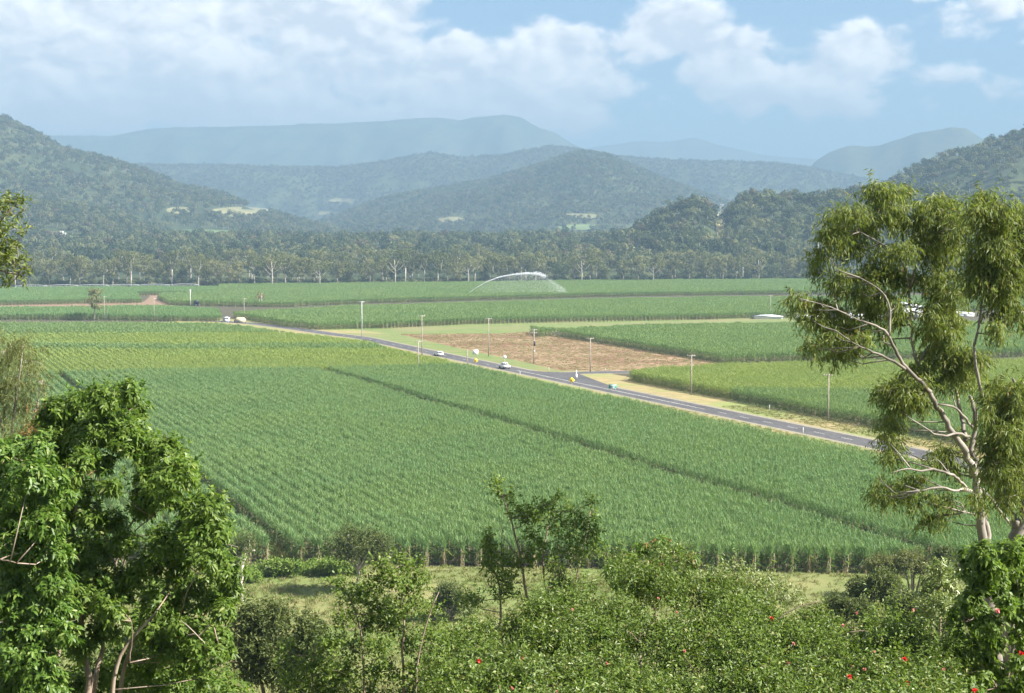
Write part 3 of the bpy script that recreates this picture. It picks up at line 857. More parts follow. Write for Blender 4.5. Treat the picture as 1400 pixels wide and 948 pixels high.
# paddocks between the trees
def paddock(cx, cy, rx, ry, mat, name='pasture'):
    k = 24; th = np.arange(k) * 2 * PI / k
    ys = np.linspace(1260, 6500, 1500); pts = []
    for r in (0.0, .5, 1.0):
        for q in th:
            px = cx + rx * r * math.cos(q); py = cy + ry * r * math.sin(q); a, e = ray(px, py)
            dz = terrain(a * ys, ys) - (H + e * ys); i = int(np.argmax(dz > 0)) if (dz > 0).any() else 700
            pts.append((a * ys[i], ys[i], terrain(a * ys[i], ys[i]) + 1.2))
    Q = [(r * k + j, r * k + (j + 1) % k, (r + 1) * k + (j + 1) % k, (r + 1) * k + j) for r in (0, 1) for j in range(k)]
    o = build(name, pts, [np.array(Q)], mat); o['kind'] = 'structure'


M['paddock_dry'] = noise_mat('dry_paddock', (.19, .175, .09), (.14, .145, .065), .02, .95, 6)
M['paddock_green'] = noise_mat('green_paddock', (.085, .125, .048), (.11, .145, .055), .01, .95, 6)
M['track'] = noise_mat('hill_track', (.26, .26, .10), (.36, .27, .18), .03, .95, 6)
for c in CLEAR[2:]: paddock(c[0], c[1], c[2], c[3], M['paddock_dry'] if c[4] else M['paddock_green'])
paddock(985, 310, 6, 20, M['track'], 'cleared_track')


# ---- individual trees of the tree line
def gum(hh, spread, nleaf, size, mat, bark, k=8, limbs=5, base=.35):
    """one gum: trunk with limbs, crown of leaf clumps; returns (trunk arrays, crown arrays)"""
    tb = MB()
    lean = rng.normal(0, .05, 2)
    fork = hh * rng.uniform(base, base + .15)
    r0 = hh * .017
    tp = [(0, 0, -.6), (lean[0] * fork * .5, lean[1] * fork * .5, fork * .5), (lean[0] * fork, lean[1] * fork, fork)]
    tb.tube(tp, [r0 * 1.15, r0, r0 * .85], 6)
    top = np.array(tp[-1]); cs = []; rs = []
    for i in range(limbs):
        th = i * 2 * PI / limbs + rng.uniform(-.5, .5); rr = spread * rng.uniform(.35, .95); zz = hh * rng.uniform(.50, .92)
        end = np.array((math.cos(th) * rr, math.sin(th) * rr, zz)); md = top * .5 + end * .5 + np.array((0, 0, -.04 * hh)) + rng.normal(0, .4, 3)
        tb.tube([top - (0, 0, .3), md, end], [r0 * .6, r0 * .38, r0 * .14], 5)
        cs.append(end); rs.append(rng.uniform(.24, .36) * spread + .6)
        for _ in range(2):
            e2 = md * rng.uniform(.1, .6) + end * .5 + rng.normal(0, spread * .22, 3); e2[2] = max(e2[2], fork * .95)
            tb.tube([md, (md + e2) / 2 + rng.normal(0, .2, 3), e2], [r0 * .3, r0 * .2, r0 * .08], 4)
            cs.append(e2); rs.append(rng.uniform(.16, .28) * spread + .5)
    cs.append(np.array((lean[0] * hh, lean[1] * hh, hh * .9))); rs.append(spread * .3)
    cs = np.array(cs); rs = np.array(rs)
    wq = rs ** 2 / (rs ** 2).sum(); w_ = rng.choice(len(cs), nleaf, p=wq)
    d = rand_dir(nleaf); P = cs[w_] + d * (rs[w_] * rng.uniform(.45, 1.1, nleaf) ** .7)[:, None] * np.array((1, 1, .72))
    A = unit(np.cross(d, rand_dir(nleaf)) + rand_dir(nleaf) * .25)
    V, Q, T = leaves(P, A, size * rng.uniform(.7, 1.3, nleaf), size * .62, .1, N=d + rand_dir(nleaf) * .35 + np.array((0, 0, .1)), seg=1)
    return tb.get(), (V, [Q, T])


kinds = []
for i, (hh, sp, nl, sz, mt, bk, base) in enumerate([
        (26, 8.4, 1150, 1.1, 'far2', 'bark_pale', .28), (24, 9.0, 1150, 1.1, 'far5', 'bark', .24), (28, 7.8, 1050, 1.1, 'far2', 'bark_pale', .34),
        (23, 9.2, 1100, 1.15, 'far5', 'bark', .20), (19, 8.4, 1000, 1.15, 'far2', 'bark', .14), (17, 7.4, 900, 1.1, 'far', 'bark', .12),
        (13, 4.6, 420, 1.2, 'far', 'bark', .15), (15, 4.4, 420, 1.2, 'far', 'bark', .2)]):
    (tv, tf), (cv_, cf) = gum(hh, sp, nl, sz, M[mt], M[bk], base=base)
    kinds.append((hh, tv, tf, cv_, cf, M[mt], M[bk]))
kproto = {}


def put_gum(k, loc, rz, sc, label, group):
    if k not in kproto:
        hh, tv, tf, cv_, cf, mt, bk = kinds[k]
        e = empty('gum_tree', loc, label, 'tree', group, rz); e.scale = (sc,) * 3
        build('trunk', tv, tf, bk, e, smooth=True); build('crown', cv_, cf, mt, e); kproto[k] = e; return e
    return dup(kproto[k], loc, rz, sc, label, group)


count = 0
SEG = [(130, 'left of the lone gum'), (275, 'behind the long irrigator'), (420, 'between the irrigator and the double trunked gum'), (600, 'near the broad white limbed gum'),
       (770, 'behind the sprinkler jet'), (930, 'near the gum with two leaning limbs'), (1300, 'under the wooded rise beside the big gum')]


def seg(x):
    return next(t for m_, t in SEG if x < m_)


# front row, pale trunks against the shade
xs = np.arange(22, 1130, 23)
for x in xs:
    x = x + rng.uniform(-7, 7); yb_ = np.interp(x, [0, 520, 800, 1130], [393.5, 391.5, 388, 385.5])
    p = on_z(x, yb_); Yd = p[1] + rng.uniform(6, 22); p = np.array((ray(x, 400)[0] * Yd, Yd, 0))
    k = int(rng.choice([0, 1, 2, 3, 4], p=[.24, .22, .2, .2, .14])) if x < 660 else int(rng.choice([0, 1, 3, 4, 5], p=[.12, .13, .3, .25, .2]))
    put_gum(k, p, rng.uniform(0, 6.28), rng.uniform(.88, 1.12), 'gum in the front row of the wood, ' + seg(x), 'front gums ' + seg(x)); count += 1
# understorey and second rows
for row, (dy0, dy1, stepx) in enumerate(((26, 50, 22), (75, 130, 23), (150, 260, 26))):
    for x in np.arange(18 + row * 7, 1150, stepx):
        x = x + rng.uniform(-8, 8); yb_ = np.interp(x, [0, 520, 800, 1130], [393.5, 391.5, 388, 385.5])
        Yd = on_z(x, yb_)[1] + rng.uniform(dy0, dy1); q = ray(x, 400)[0] * Yd
        if abs(x - 860) < 24 and row: continue
        k = int(rng.choice([0, 1, 2, 3, 4, 5], p=[.15, .15, .15, .22, .18, .15]))
        put_gum(k, (q, Yd, float(terrain(q, Yd)) - .2), rng.uniform(0, 6.28), rng.uniform(.85, 1.1),
                ('second row', 'third row', 'back row')[row] + ' gum in the wood, ' + seg(x), 'gums of the ' + ('second', 'third', 'back')[row] + ' row ' + seg(x)); count += 1
# the nearest slope trees of the rise on the right
for _ in range(400):
    if count >= 296: break
    x = rng.uniform(840, 1290); Yd = rng.uniform(1385, 1640); q = ray(x, 300)[0] * Yd
    if abs(x - 985) < 9: continue
    put_gum(int(rng.choice([6, 7, 5])), (q, Yd, float(terrain(q, Yd)) - .2), rng.uniform(0, 6.28), rng.uniform(.8, 1.15),
            'bushy tree on the lower slope of the wooded rise, ' + ('left' if x < 985 else 'right') + ' of the cleared track', 'rise trees ' + ('left' if x < 985 else 'right') + ' of the track'); count += 1

ug = []
for _ in range(1500):
    x = rng.uniform(0, 1160); yb_ = np.interp(x, [0, 520, 800, 1130], [393.5, 391.5, 388, 385.5]); Yd = on_z(x, yb_)[1] + rng.uniform(14, 95)
    q = ray(x, 400)[0] * Yd; ug.append((q, Yd, float(terrain(q, Yd)) - 1.5))
ug = np.array(ug); scatter('undergrowth', FG[0], FG[1], ug, rng.uniform(0, 6.28, len(ug)), np.c_[rng.uniform(.5, .9, (len(ug), 2)), rng.uniform(.3, .6, len(ug))], 'dark undergrowth between the trunks of the tree line', 'undergrowth')

# distinct trees
(tv, tf), (cv_, cf) = gum(17.0, 5.2, 1000, .85, None, None, base=.3)
p = on_z(129, 438.5)
e = empty('gum_tree', p, 'lone grey gum tree with a bent pale trunk standing in the cane field', 'tree')
build('trunk', tv, tf, M['bark'], e, smooth=True); build('crown', cv_, cf, M['far2'], e)
e.scale = (.92,) * 3
p = on_z(355, 419); (tv, tf), (cv_, cf) = gum(9.0, 3.0, 120, .8, None, None, base=.45)
e = empty('gum_tree', p, 'small thin tree with sparse brown crown beyond the two small sheds', 'tree')
build('trunk', tv, tf, M['bark_pale'], e, smooth=True); build('crown', cv_, cf, M['rust'], e)


def white_gum(px, pyb, hpx, spread_px, label, crown=True):
    p = on_z(px, pyb); s = p[1] / F; hh = hpx * s
    tb = MB(); r = hh * .020
    tb.tube([(0, 0, -.5), (.3, 0, hh * .3), (.1, 0, hh * .55), (-.4, .2, hh * .8)], [r * 1.2, r, r * .75, r * .3], 6)
    for a, z0, L in ((.2, .42, .36), (2.9, .38, .34), (1.2, .55, .3), (4.0, .5, .3), (5.4, .6, .28)):
        st_ = np.array((.2, 0, hh * z0)); en = st_ + np.array((math.cos(a) * hh * L * .8, math.sin(a) * hh * L * .5, hh * L * .75))
        tb.tube([st_, st_ * .45 + en * .55 + np.array((0, 0, -hh * .03)), en], [r * .6, r * .42, r * .15], 5)
    e = empty('gum_tree', p, label, 'tree')
    tb.build('trunk', M['bark_pale'], e, smooth=True)
    if crown:
        n = 420; cs = np.array([(math.cos(a) * spread_px * s * .42, math.sin(a) * spread_px * s * .42, hh * zz) for a, zz in ((.2, .78), (2.9, .76), (1.2, .86), (4.0, .85), (5.4, .9), (0, .98))])
        w_ = rng.integers(0, len(cs), n); d = rand_dir(n); P = cs[w_] + d * spread_px * s * .26 * rng.uniform(.4, 1, n)[:, None]
        V, Q, T = leaves(P, rand_dir(n), 1.2, .75, .1, N=d + rand_dir(n) * .6, seg=1); build('crown', V, [Q, T], M['far2'], e)
    return e


white_gum(372, 394.5, 46, 34, 'tall gum with one forked white trunk near the left end of the wood')
white_gum(540, 392.0, 46, 44, 'broad gum with white limbs spread like a hand, left of the sprinkler')
white_gum(640, 390.5, 36, 26, 'slim gum with a white forked trunk just left of the sprinkler jet')
white_gum(795, 389.0, 40, 44, 'wide gum with two leaning white limbs, right of the sprinkler spray')
white_gum(893, 388.0, 30, 30, 'gum with a short bright trunk at the wood edge, below the cleared track')
white_gum(1037, 386.0, 38, 34, 'gum with a thin pale trunk, under the bare grey crowns on the rise')
white_gum(437, 394.0, 34, 26, 'gum with a leaning white double trunk near the far cane')

# ------------------------------------------------------------------ poles, sheds, signs, cars, irrigators
RANG = math.atan2(U[1], U[0])


def pole(px, pyt, pyb, label, arms=1, steel=False, box=False, rz=None, group='power poles across the cane fields'):
    p = on_z(px, pyb); hh = (pyb - pyt) * p[1] / F
    e = empty('power_pole', p, label, 'power pole', group, RANG - PI / 2 if rz is None else rz)
    MB().tube([(0, 0, -.3), (0, 0, hh * .5), (0, 0, hh)], [.17, .15, .12], 8).build('pole', M['grey'] if steel else M['pole'], e, smooth=True)
    for k in range(arms):
        z = hh - .25 - k * .95
        a = MB().box((0, .16, z), (2.3, .12, .14)).build('crossarm', M['pole'] if not steel else M['grey'], e)
        for xx in (-1.0, -.35, .35, 1.0):
            MB().tube([(xx, .16, z + .07), (xx, .16, z + .2), (xx, .16, z + .27)], [.035, .05, .03], 6).build('insulator', M['white'], a)
    if box:
        MB().tube([(.0, -.42, hh * .52), (0, -.42, hh * .66)], [.3, .3], 10).build('transformer', M['darkmetal'], e)
        MB().box((.0, -.3, hh * .36), (.35, .25, .5)).build('switch_box', M['grey'], e)
    return e


pole(495, 412, 460, 'pale power pole at the road bend before the long cane block', steel=True)
pole(577, 431, 486.5, 'tall power pole on the far verge of the road, left of the white hatchback')
pole(572, 466, 512, 'dark power pole rising out of the cane on the near side of the road')
pole(668, 435, 487.5, 'power pole standing on the lower edge of the harvested field, behind the white board sign')
pole(730, 450, 497.5, 'power pole with two crossarms and a dark transformer at the harvested field', arms=2, box=True)
pole(807, 462, 508.5, 'power pole in front of the harvested field, beside the side road')
pole(945, 485, 540.5, 'power pole on the dry verge in front of the pale cane corner')
pole(1132, 511, 575.5, 'power pole on the dry verge, nearest to the big gum tree')
pole(1053, 404, 434.5, 'short dark pole beside the low grey roof of the farm', arms=1)
pole(211, 408, 439, 'dark power pole in the cane block right of the lone gum tree')
pole(143, 405, 438.5, 'thin pole just right of the lone gum tree')
pole(334, 408, 437, 'dark power pole behind the cream shed')
pole(358, 401, 419, 'short pale pole beside the small thin tree', arms=0, steel=True)
pole(639, 478, 500.5, 'bare wooden post on the near side of the road, left of the white board sign', arms=0)
p = at(987, 286, 1690); 
e = empty('power_pole', (p[0], p[1], float(terrain(p[0], p[1])) - .3), 'tall twin pole on the skyline at the top of the cleared track', 'power pole', 'power poles across the cane fields')
for xx in (-1.1, 1.1): MB().tube([(xx, 0, 0), (xx, 0, 12), (xx, 0, 23)], [.32, .28, .2], 6).build('pole', M['grey'], e)
MB().box((0, .3, 21.5), (4.6, .25, .25)).build('crossarm', M['grey'], e)
p = on_z(1118, 386); Yp = p[1] + 60
e = empty('power_pole', (ray(1118, 386)[0] * Yp, Yp, 0), 'pale pole showing above the wood at its right end', 'power pole', 'power poles across the cane fields')
MB().tube([(0, 0, 0), (0, 0, 18), (0, 0, 35)], [.3, .26, .2], 6).build('pole', M['grey'], e); MB().box((0, .3, 33.5), (3.0, .2, .2)).build('crossarm', M['grey'], e)


def shed(px, pyb, wpx, hpx, depth, wall, roof, label, cat='shed', roofh=.25, rz=0.0, doors=1, name='shed', Z=0.0, Yv=None):
    p = on_z(px, pyb) if Yv is None else at(px, pyb, Yv)
    s = p[1] / F; wd = wpx * s; hh = hpx * s
    e = empty(name, p, label, cat, None, rz)
    eave = hh * (1 - roofh)
    MB().box((0, depth / 2, eave / 2), (wd, depth, eave)).build('wall', wall, e)
    ov = .25
    rf = MB().prism([(-wd / 2 - ov, eave + .01), (wd / 2 + ov, eave + .01), (wd / 2 + ov, eave + .12), (0, hh), (-wd / 2 - ov, eave + .12)], -ov, depth + ov).build('roof', roof, e)
    for k in range(doors):
        xx = (k - (doors - 1) / 2) * wd / max(doors, 1)
        MB().box((xx, -.04, eave * .4), (wd / doors * .34, .06, eave * .8)).build('door', M['grey'], e)
    return e


shed(308.5, 440.5, 8.5, 7, 2.6, M['greyroof'], M['greyroof'], 'small grey box shed with a white roof at the corner of the pale field', 'shed', .22)
e = empty('covered_bin', on_z(328, 441.5), 'cream canvas covered bin beside the small grey shed', 'bin')
MB().prism([(-2.2, .0), (2.2, .0), (2.25, 1.5), (1.6, 2.25), (-1.4, 2.4), (-2.25, 1.7)], 0, 2.6).build('cover', M['cream'], e)
MB().box((-2.5, 1.2, .7), (.5, 1.8, 1.4)).build('end_board', M['pole'], e)
MB().box((0, 1.3, .05), (4.9, 2.9, .1)).build('base', M['darkmetal'], e)
# farm behind the big gum tree
shed(1110, 437.5, 38, 6, 9, M['white'], M['white'], 'long low white farm shed showing left of the big gum crown', 'shed', .3, doors=3)
shed(1163, 436.5, 46, 7.5, 10, M['white'], M['greyroof'], 'long low shed with grey roof behind the big gum crown', 'shed', .35, doors=3)
shed(1245, 435.5, 36, 21, 14, M['white'], M['greyroof'], 'tall white gabled machinery shed seen through the gum branches', 'shed', .25, doors=2)
shed(1311, 433, 42, 6, 9, M['white'], M['white'], 'low white shed right of the tall gabled shed', 'shed', .3, doors=2)
shed(1396, 432, 26, 6, 9, M['white'], M['white'], 'low white shed at the right edge, behind the hanging gum branch', 'shed', .3, doors=1)
e = empty('low_roof', on_z(1051, 436.5), 'low grey roofed pump house beside the short dark pole', 'shed')
MB().box((0, 3, .55), (13, 5.6, 1.1)).build('wall', M['white'], e)
MB().prism([(-7, 1.11), (7, 1.11), (7, 1.2), (2.5, 1.9), (-2.5, 1.9), (-7, 1.2)], -.3, 6.2).build('roof', M['greyroof'], e)


def hill_house(px, py, Yv, wd, hh, label):
    a = ray(px, py)[0]; zz = float(terrain(a * Yv, Yv))
    e = empty('house', (a * Yv, Yv, zz), label, 'house')
    MB().box((0, wd * .3, hh * .25), (wd, wd * .6, hh * 1.5)).build('wall', M['white'], e)
    MB().prism([(-wd / 2 - .8, hh), (wd / 2 + .8, hh), (0, hh * 1.5)], -.8, wd * .6 + .8).build('roof', M['white'], e)
    for k in (-1, 1): MB().box((k * wd * .25, -.06, hh * .55), (wd * .16, .1, hh * .35)).build('window', M['glass'], e)


ys = np.linspace(1300, 4000, 1400)


def first_hit(px, py):
    a, el_ = ray(px, py); dz = terrain(a * ys, ys) - (H + el_ * ys); return ys[int(np.argmax(dz > 0))] if (dz > 0).any() else 2200.0


hill_house(84, 324, first_hit(84, 325), 10, 5.5, 'white farmhouse at the foot of the big left hill')
hill_house(1341, 243, first_hit(1341, 246), 9, 5, 'tiny pale house in the clearing on the right hill')


def car(px, py, rz, label, kind):
    p = on_z(px, py); e = empty('car', p, label, 'car', None, rz)
    # profile along local x (front +x), extruded across
    if kind == 'ute':
        body = [(-2.5, .45), (2.4, .45), (2.5, .75), (2.35, 1.0), (1.2, 1.12), (-2.5, 1.12)]
        cab = [(-.55, 1.12), (1.25, 1.12), (.55, 1.78), (-.4, 1.78)]
    else:
        body = [(-2.1, .35), (2.1, .35), (2.15, .7), (1.9, .85), (1.0, .98), (-2.05, 1.0), (-2.15, .7)]
        cab = [(-1.95, .99), (.95, .97), (.25, 1.5), (-1.4, 1.5)]
    MB().prism(body, -.9, .9).build('body', M['carwhite'], e)
    MB().prism([(x, z - .01) for x, z in cab], -.74, .74).build('cabin', M['carwhite'], e)
    (x0, z0), (x1, z1), (x2, z2), (x3, z3) = cab
    for s in (-1, 1):
        MB().box(((x0 + x1 + x2 + x3) / 4, s * .75, (z0 + z2) / 2 + .02), ((x2 - x3) * 1.05, .03, (z2 - z0) * .62)).build('side_window', M['glass'], e)
    MB().add([(x1 + .01, -.66, z1 + .06), (x1 + .01, .66, z1 + .06), (x2 + .03, .62, z2 - .05), (x2 + .03, -.62, z2 - .05), (x1 - .2, -.66, z1 + .06), (x1 - .2, .66, z1 + .06), (x2 - .2, .62, z2 - .05), (x2 - .2, -.62, z2 - .05)],
             [(0, 1, 2, 3), (7, 6, 5, 4), (0, 4, 5, 1), (3, 2, 6, 7), (0, 3, 7, 4), (1, 5, 6, 2)]).build('windscreen', M['glass'], e)
    MB().add([(x0 - .02, -.66, z0 + .06), (x0 - .02, .66, z0 + .06), (x3 - .03, .62, z3 - .05), (x3 - .03, -.62, z3 - .05), (x0 + .2, -.66, z0 + .06), (x0 + .2, .66, z0 + .06), (x3 + .2, .62, z3 - .05), (x3 + .2, -.62, z3 - .05)],
             [(0, 3, 2, 1), (4, 5, 6, 7), (0, 1, 5, 4), (3, 7, 6, 2), (0, 4, 7, 3), (1, 2, 6, 5)]).build('rear_window', M['glass'], e)
    wx = 1.45
    for xx in (-wx, wx):
        for s in (-1, 1):
            MB().tube([(xx, s * .70, .34), (xx, s * .93, .34)], [.34, .34], 12).build('wheel', M['rubber'], e)
    for s in (-1, 1):
        MB().box((body[2][0] - .03, s * .62, .72), (.08, .34, .16)).build('headlight', M['glass'], e)
        MB().box((body[0][0] - .02, s * .7, .85), (.06, .18, .2)).build('tail_light', M['lamp_red'], e)
    return e


road_at = lambda px: (lambda y: y)(np.interp(px, [p[0] for p in ROADPX][::-1], [p[1] for p in ROADPX][::-1]))
ra = math.atan2(-U[1], -U[0])
pc = car(600, road_at(600) + .9, ra + PI, 'white hatchback driving on the road left of the white board sign', 'hatch')
car(689.5, road_at(689.5) + .8, ra, 'white pickup on the road below the round sign back', 'ute')
for o in S.objects:
    if o.name.startswith('car') and o.type == 'EMPTY': o.location.z = .036


def sign_post(px, pyt, pyb, label, name, cat, rz=0.0):
    p = on_z(px, pyb); s = p[1] / F; hh = (pyb - pyt) * s
    e = empty(name, p, label, cat, None, rz); return e, hh, s


def tiltrz(px, py):                              # face the camera side of the road
    p = on_z(px, py); return math.atan2(p[0], p[1]) * -1


e, hh, s = sign_post(650, 478.5, 490.5, 'plain white board sign on two posts above the yellow diamond sign', 'road_sign', 'sign', tiltrz(650, 490))
MB().box((0, 0, hh - .75), (1.75, .05, 1.5)).build('board', M['white'], e)
for xx in (-.6, .6): MB().tube([(xx, .08, 0), (xx, .08, hh - .3)], [.05, .05], 6).build('post', M['grey'], e)


def diamond(px, pyc, pyb, half, label, sym):
    half *= .74
    e, hh, s = sign_post(px, pyc, pyb, label, 'warning_sign', 'sign', tiltrz(px, pyb))
    MB().tube([(0, .06, -.1), (0, .06, hh + half * .5)], [.045, .045], 6).build('post', M['grey'], e)
    b = MB().prism([(0, hh - half), (half, hh), (0, hh + half), (-half, hh)], -.02, .02).build('board', M['yellow'], e)
    k = half
    y = -.028
    if sym:   # junction symbol: main road with a side road
        MB().box((.12 * k, y, hh), (.13 * k, .012, .95 * k)).build('symbol', M['black'], b)
        MB().box((-.14 * k, y, hh + .02 * k), (.40 * k, .012, .13 * k)).build('symbol', M['black'], b)
    else:     # bend arrow
        MB().box((.0, y, hh - .12 * k), (.12 * k, .012, .6 * k)).build('symbol', M['black'], b)
        MB().prism([(-.22 * k, hh + .16 * k), (.22 * k, hh + .16 * k), (0, hh + .52 * k)], y - .006, y + .006).build('symbol', M['black'], b)


diamond(650.5, 493.2, 500.5, .95, 'yellow diamond warning sign on the near verge, below the white board sign', False)
diamond(781.8, 519.8, 530.5, 1.02, 'yellow diamond sign with black junction symbol in front of the side road', True)
e, hh, s = sign_post(690, 488.3, 499, 'round white sign back on a post above the pickup', 'road_sign', 'sign', tiltrz(690, 495))
MB().tube([(0, .05, 0), (0, .05, hh)], [.05, .05], 6).build('post', M['grey'], e)
MB().tube([(0, -.02, hh), (0, .02, hh)], [.52, .52], 18).build('board', M['white'], e)
e, hh, s = sign_post(837.5, 525.6, 534, 'green direction sign with pale lettering on the far verge', 'direction_sign', 'sign', tiltrz(837, 534) - .12)
b = MB().box((0, 0, hh - .53), (2.0, .05, 1.0)).build('board', M['signgreen'], e)
for xx in (-.75, .75): MB().tube([(xx, .08, -.1), (xx, .08, hh - .3)], [.05, .05], 6).build('post', M['grey'], e)
for z, wd in ((hh - .33, 1.4), (hh - .72, 1.0)): MB().box((0, -.032, z), (wd, .01, .16)).build('lettering', M['white'], b)
MB().box((0, -.032, hh - .03), (1.9, .01, .05)).build('border', M['white'], b); MB().box((0, -.032, hh - 1.02), (1.9, .01, .05)).build('border', M['white'], b)
# white post group at the corner of the side road
e, hh, s = sign_post(788, 506, 517.5, 'tall white marker post with a wider white base at the side road corner', 'marker_post', 'post')
MB().tube([(0, 0, 0), (0, 0, hh)], [.13, .11], 8).build('post', M['white'], e); MB().box((0, -.05, .55), (.5, .3, 1.1)).build('base_panel', M['white'], e)


def guide_post(px, pyb, hm, label):
    p = on_z(px, pyb); e = empty('guide_post', p, label, 'guide post', 'white guide posts along the road', RANG)
    MB().prism([(-.09, 0), (.09, 0), (.09, hm - .05), (0, hm + .05), (-.09, hm - .05)], -.03, .03).build('post', M['white'], e)
    MB().box((0, -.034, hm * .8), (.08, .012, .12)).build('reflector', M['lamp_red'], e)


guide_post(750.5, 507.5, 1.1, 'white guide post on the grass between the round sign and the side road')
guide_post(711, 513.5, 1.1, 'white guide post on the near side, where the junction widens')
guide_post(1052, 561.5, 1.2, 'leaning white guide post on the dry verge left of the nearest power pole')
guide_post(1098, 594.5, 1.35, 'white guide post on the near road edge under the nearest power pole')
guide_post(828, 508.5, 1.0, 'small pale post beside the side road in front of the harvested field')

# long lateral irrigator at the far left
e = empty('irrigator', on_z(150, 399), 'long low lateral irrigator pipe on wheeled towers before the wood', 'irrigator')
base = e.location.copy(); pA = np.array(on_z(22, 399)) - np.array(base); pB = np.array(on_z(272, 397)) - np.array(base)
for k in range(6):
    a = pA + (pB - pA) * k / 6; b = pA + (pB - pA) * (k + 1) / 6
    n = 9; q = np.linspace(0, 1, n); pts = a + (b - a) * q[:, None]; pts[:, 2] = 4.2 + .5 * np.sin(PI * q)
    sp = MB().tube(pts, .14, 5)
    low = pts.copy(); low[1:-1, 2] -= .9; sp.tube(low, .05, 4)
    for i in range(1, n - 1): sp.tube([pts[i], low[i]], [.05, .05], 4)
    sp.build('span_pipe', M['grey'], e)
for k in range(7):
    a = pA + (pB - pA) * k / 6
    tw = MB()
    for s in (-1, 1): tw.tube([a + (0, 0, 4.2), a + (0, s * 1.7, .6)], [.08, .08], 5)
    tw.box(a + np.array((0, 0, .65)), (.2, 3.6, .2)).build('tower_frame', M['grey'], e)
    for s in (-1, 1): MB().tube([a + (-.15, s * 1.7, .6), a + (.15, s * 1.7, .6)], [.6, .6], 10).build('wheel', M['rubber'], e)
# pump and hose reel
p = on_z(265, 418.5); e = empty('hose_reel', p, 'dark hose reel machine beside a white standpipe on the bare track', 'irrigator')
MB().tube([(1.6, -.8, 2.0), (1.6, .8, 2.0)], [1.5, 1.5], 14).build('reel', M['darkmetal'], e)
MB().box((1.6, 0, .5), (3.4, 1.9, .4)).build('chassis', M['grey'], e)
for xx in (.6, 2.6):
    for s in (-1, 1): MB().tube([(xx, s * 1.0, .45), (xx, s * 1.2, .45)], [.45, .45], 10).build('wheel', M['rubber'], e)
MB().tube([(-1.9, 0, 0), (-1.9, 0, 9.5)], [.16, .12], 6).build('standpipe', M['white'], e)
MB().box((-1.9, .0, 8.4), (1.6, .12, .12)).build('crossbar', M['white'], e)

# big gun sprinkler and its water
pj = on_z(638, 407); dj = pj[1]; s = dj / F
e = empty('sprinkler', pj, 'travelling sprinkler gun hidden in the cane, at the start of the water jet', 'sprinkler')
MB().tube([(0, 0, 0), (0, 0, 1.6), (.9, 0, 2.5)], [.12, .1, .08], 6).build('gun', M['grey'], e)
MB().box((0, 0, .5), (1.6, 1.2, .25)).build('cart', M['darkmetal'], e)
for sg in (-1, 1): MB().tube([(0, sg * .75, .35), (0, sg * .9, .35)], [.35, .35], 10).build('wheel', M['rubber'], e)
n1 = 5200
u_ = rng.uniform(0, 1, n1) ** .8
JX = np.interp(u_, [0, .12, .28, .45, .60, .78, .92, 1.0], [0, 13, 28, 44, 62, 84, 100, 108]) * s
JZ = np.interp(u_, [0, .12, .28, .45, .60, .78, .92, 1.0], [0, 9, 17.5, 23.5, 27, 29, 28, 25]) * s
wid = np.interp(u_, [0, .6, 1], [.10, .42, 1.2])
Pj = pj + np.c_[JX, rng.normal(0, 1, n1) * wid, JZ + 2.0] + rng.normal(0, 1, (n1, 3)) * wid[:, None] * np.array((.6, 1, .55))


def droplets(P, size):
    n = len(P); q = np.array([(0, 0, 1.0), (.94, 0, -.33), (-.47, .82, -.33), (-.47, -.82, -.33)])
    V = P[:, None] + q[None] * np.broadcast_to(size, (n,))[:, None, None]
    i = np.arange(n)[:, None] * 4
    T = np.concatenate([i + np.array([f]) for f in ((0, 1, 2), (0, 2, 3), (0, 3, 1), (1, 3, 2))]); return V.reshape(-1, 3), T


V, T = droplets(Pj, rng.uniform(.05, .17, n1))
o = build('water_jet', V, [T], M['spray']); tag(o, 'arching white water jet from the sprinkler over the far cane', 'water jet', kind='stuff')
n2 = 15000
u_ = rng.beta(1.6, 1.15, n2); fall = rng.uniform(0, 1, n2)
xx = (14 + 118 * u_) * s; top = np.interp(14 + 118 * u_, [0, 13, 28, 44, 62, 84, 100, 108, 122, 134], [0, 8, 16, 22, 26, 29, 28, 24, 15, 7]) * s
Pm = pj + np.c_[xx + fall * 3, rng.normal(0, 2.2, n2), 3.0 + (top - 1) * (1 - fall ** 1.15)] + rng.normal(0, .5, (n2, 3))
V, T = droplets(Pm, rng.uniform(.03, .075, n2))
o = build('water_spray', V, [T], M['spray']); tag(o, 'fine pale spray falling under the water jet', 'water spray', kind='stuff')

# ------------------------------------------------------------------ foreground growth on the lookout slope
def clump_pts(clumps, n, shell=.55, dz=1.0):
    """sprig points inside ellipsoids (photo px centre, px radii, depth) with outward directions"""
    C = np.array([at(c[0], c[1], c[4]) for c in clumps]); R = np.array([(c[2] * c[4] / F, min(c[2], c[3]) * 1.05 * c[4] / F * dz, c[3] * c[4] / F) for c in clumps])
    wq = np.array([c[2] * c[3] * (c[4] / 30.) ** 0 for c in clumps], float); wq /= wq.sum()
    k = rng.choice(len(clumps), n, p=wq); d = rand_dir(n)
    r = rng.uniform(0, 1, n) ** shell
    wob = 1 + .22 * np.sin(d[:, 0] * 5 + k * 1.7) * np.sin(d[:, 2] * 6 + k * 2.3)
    return C[k] + d * R[k] * (r * wob)[:, None], unit(d * R[k]), k


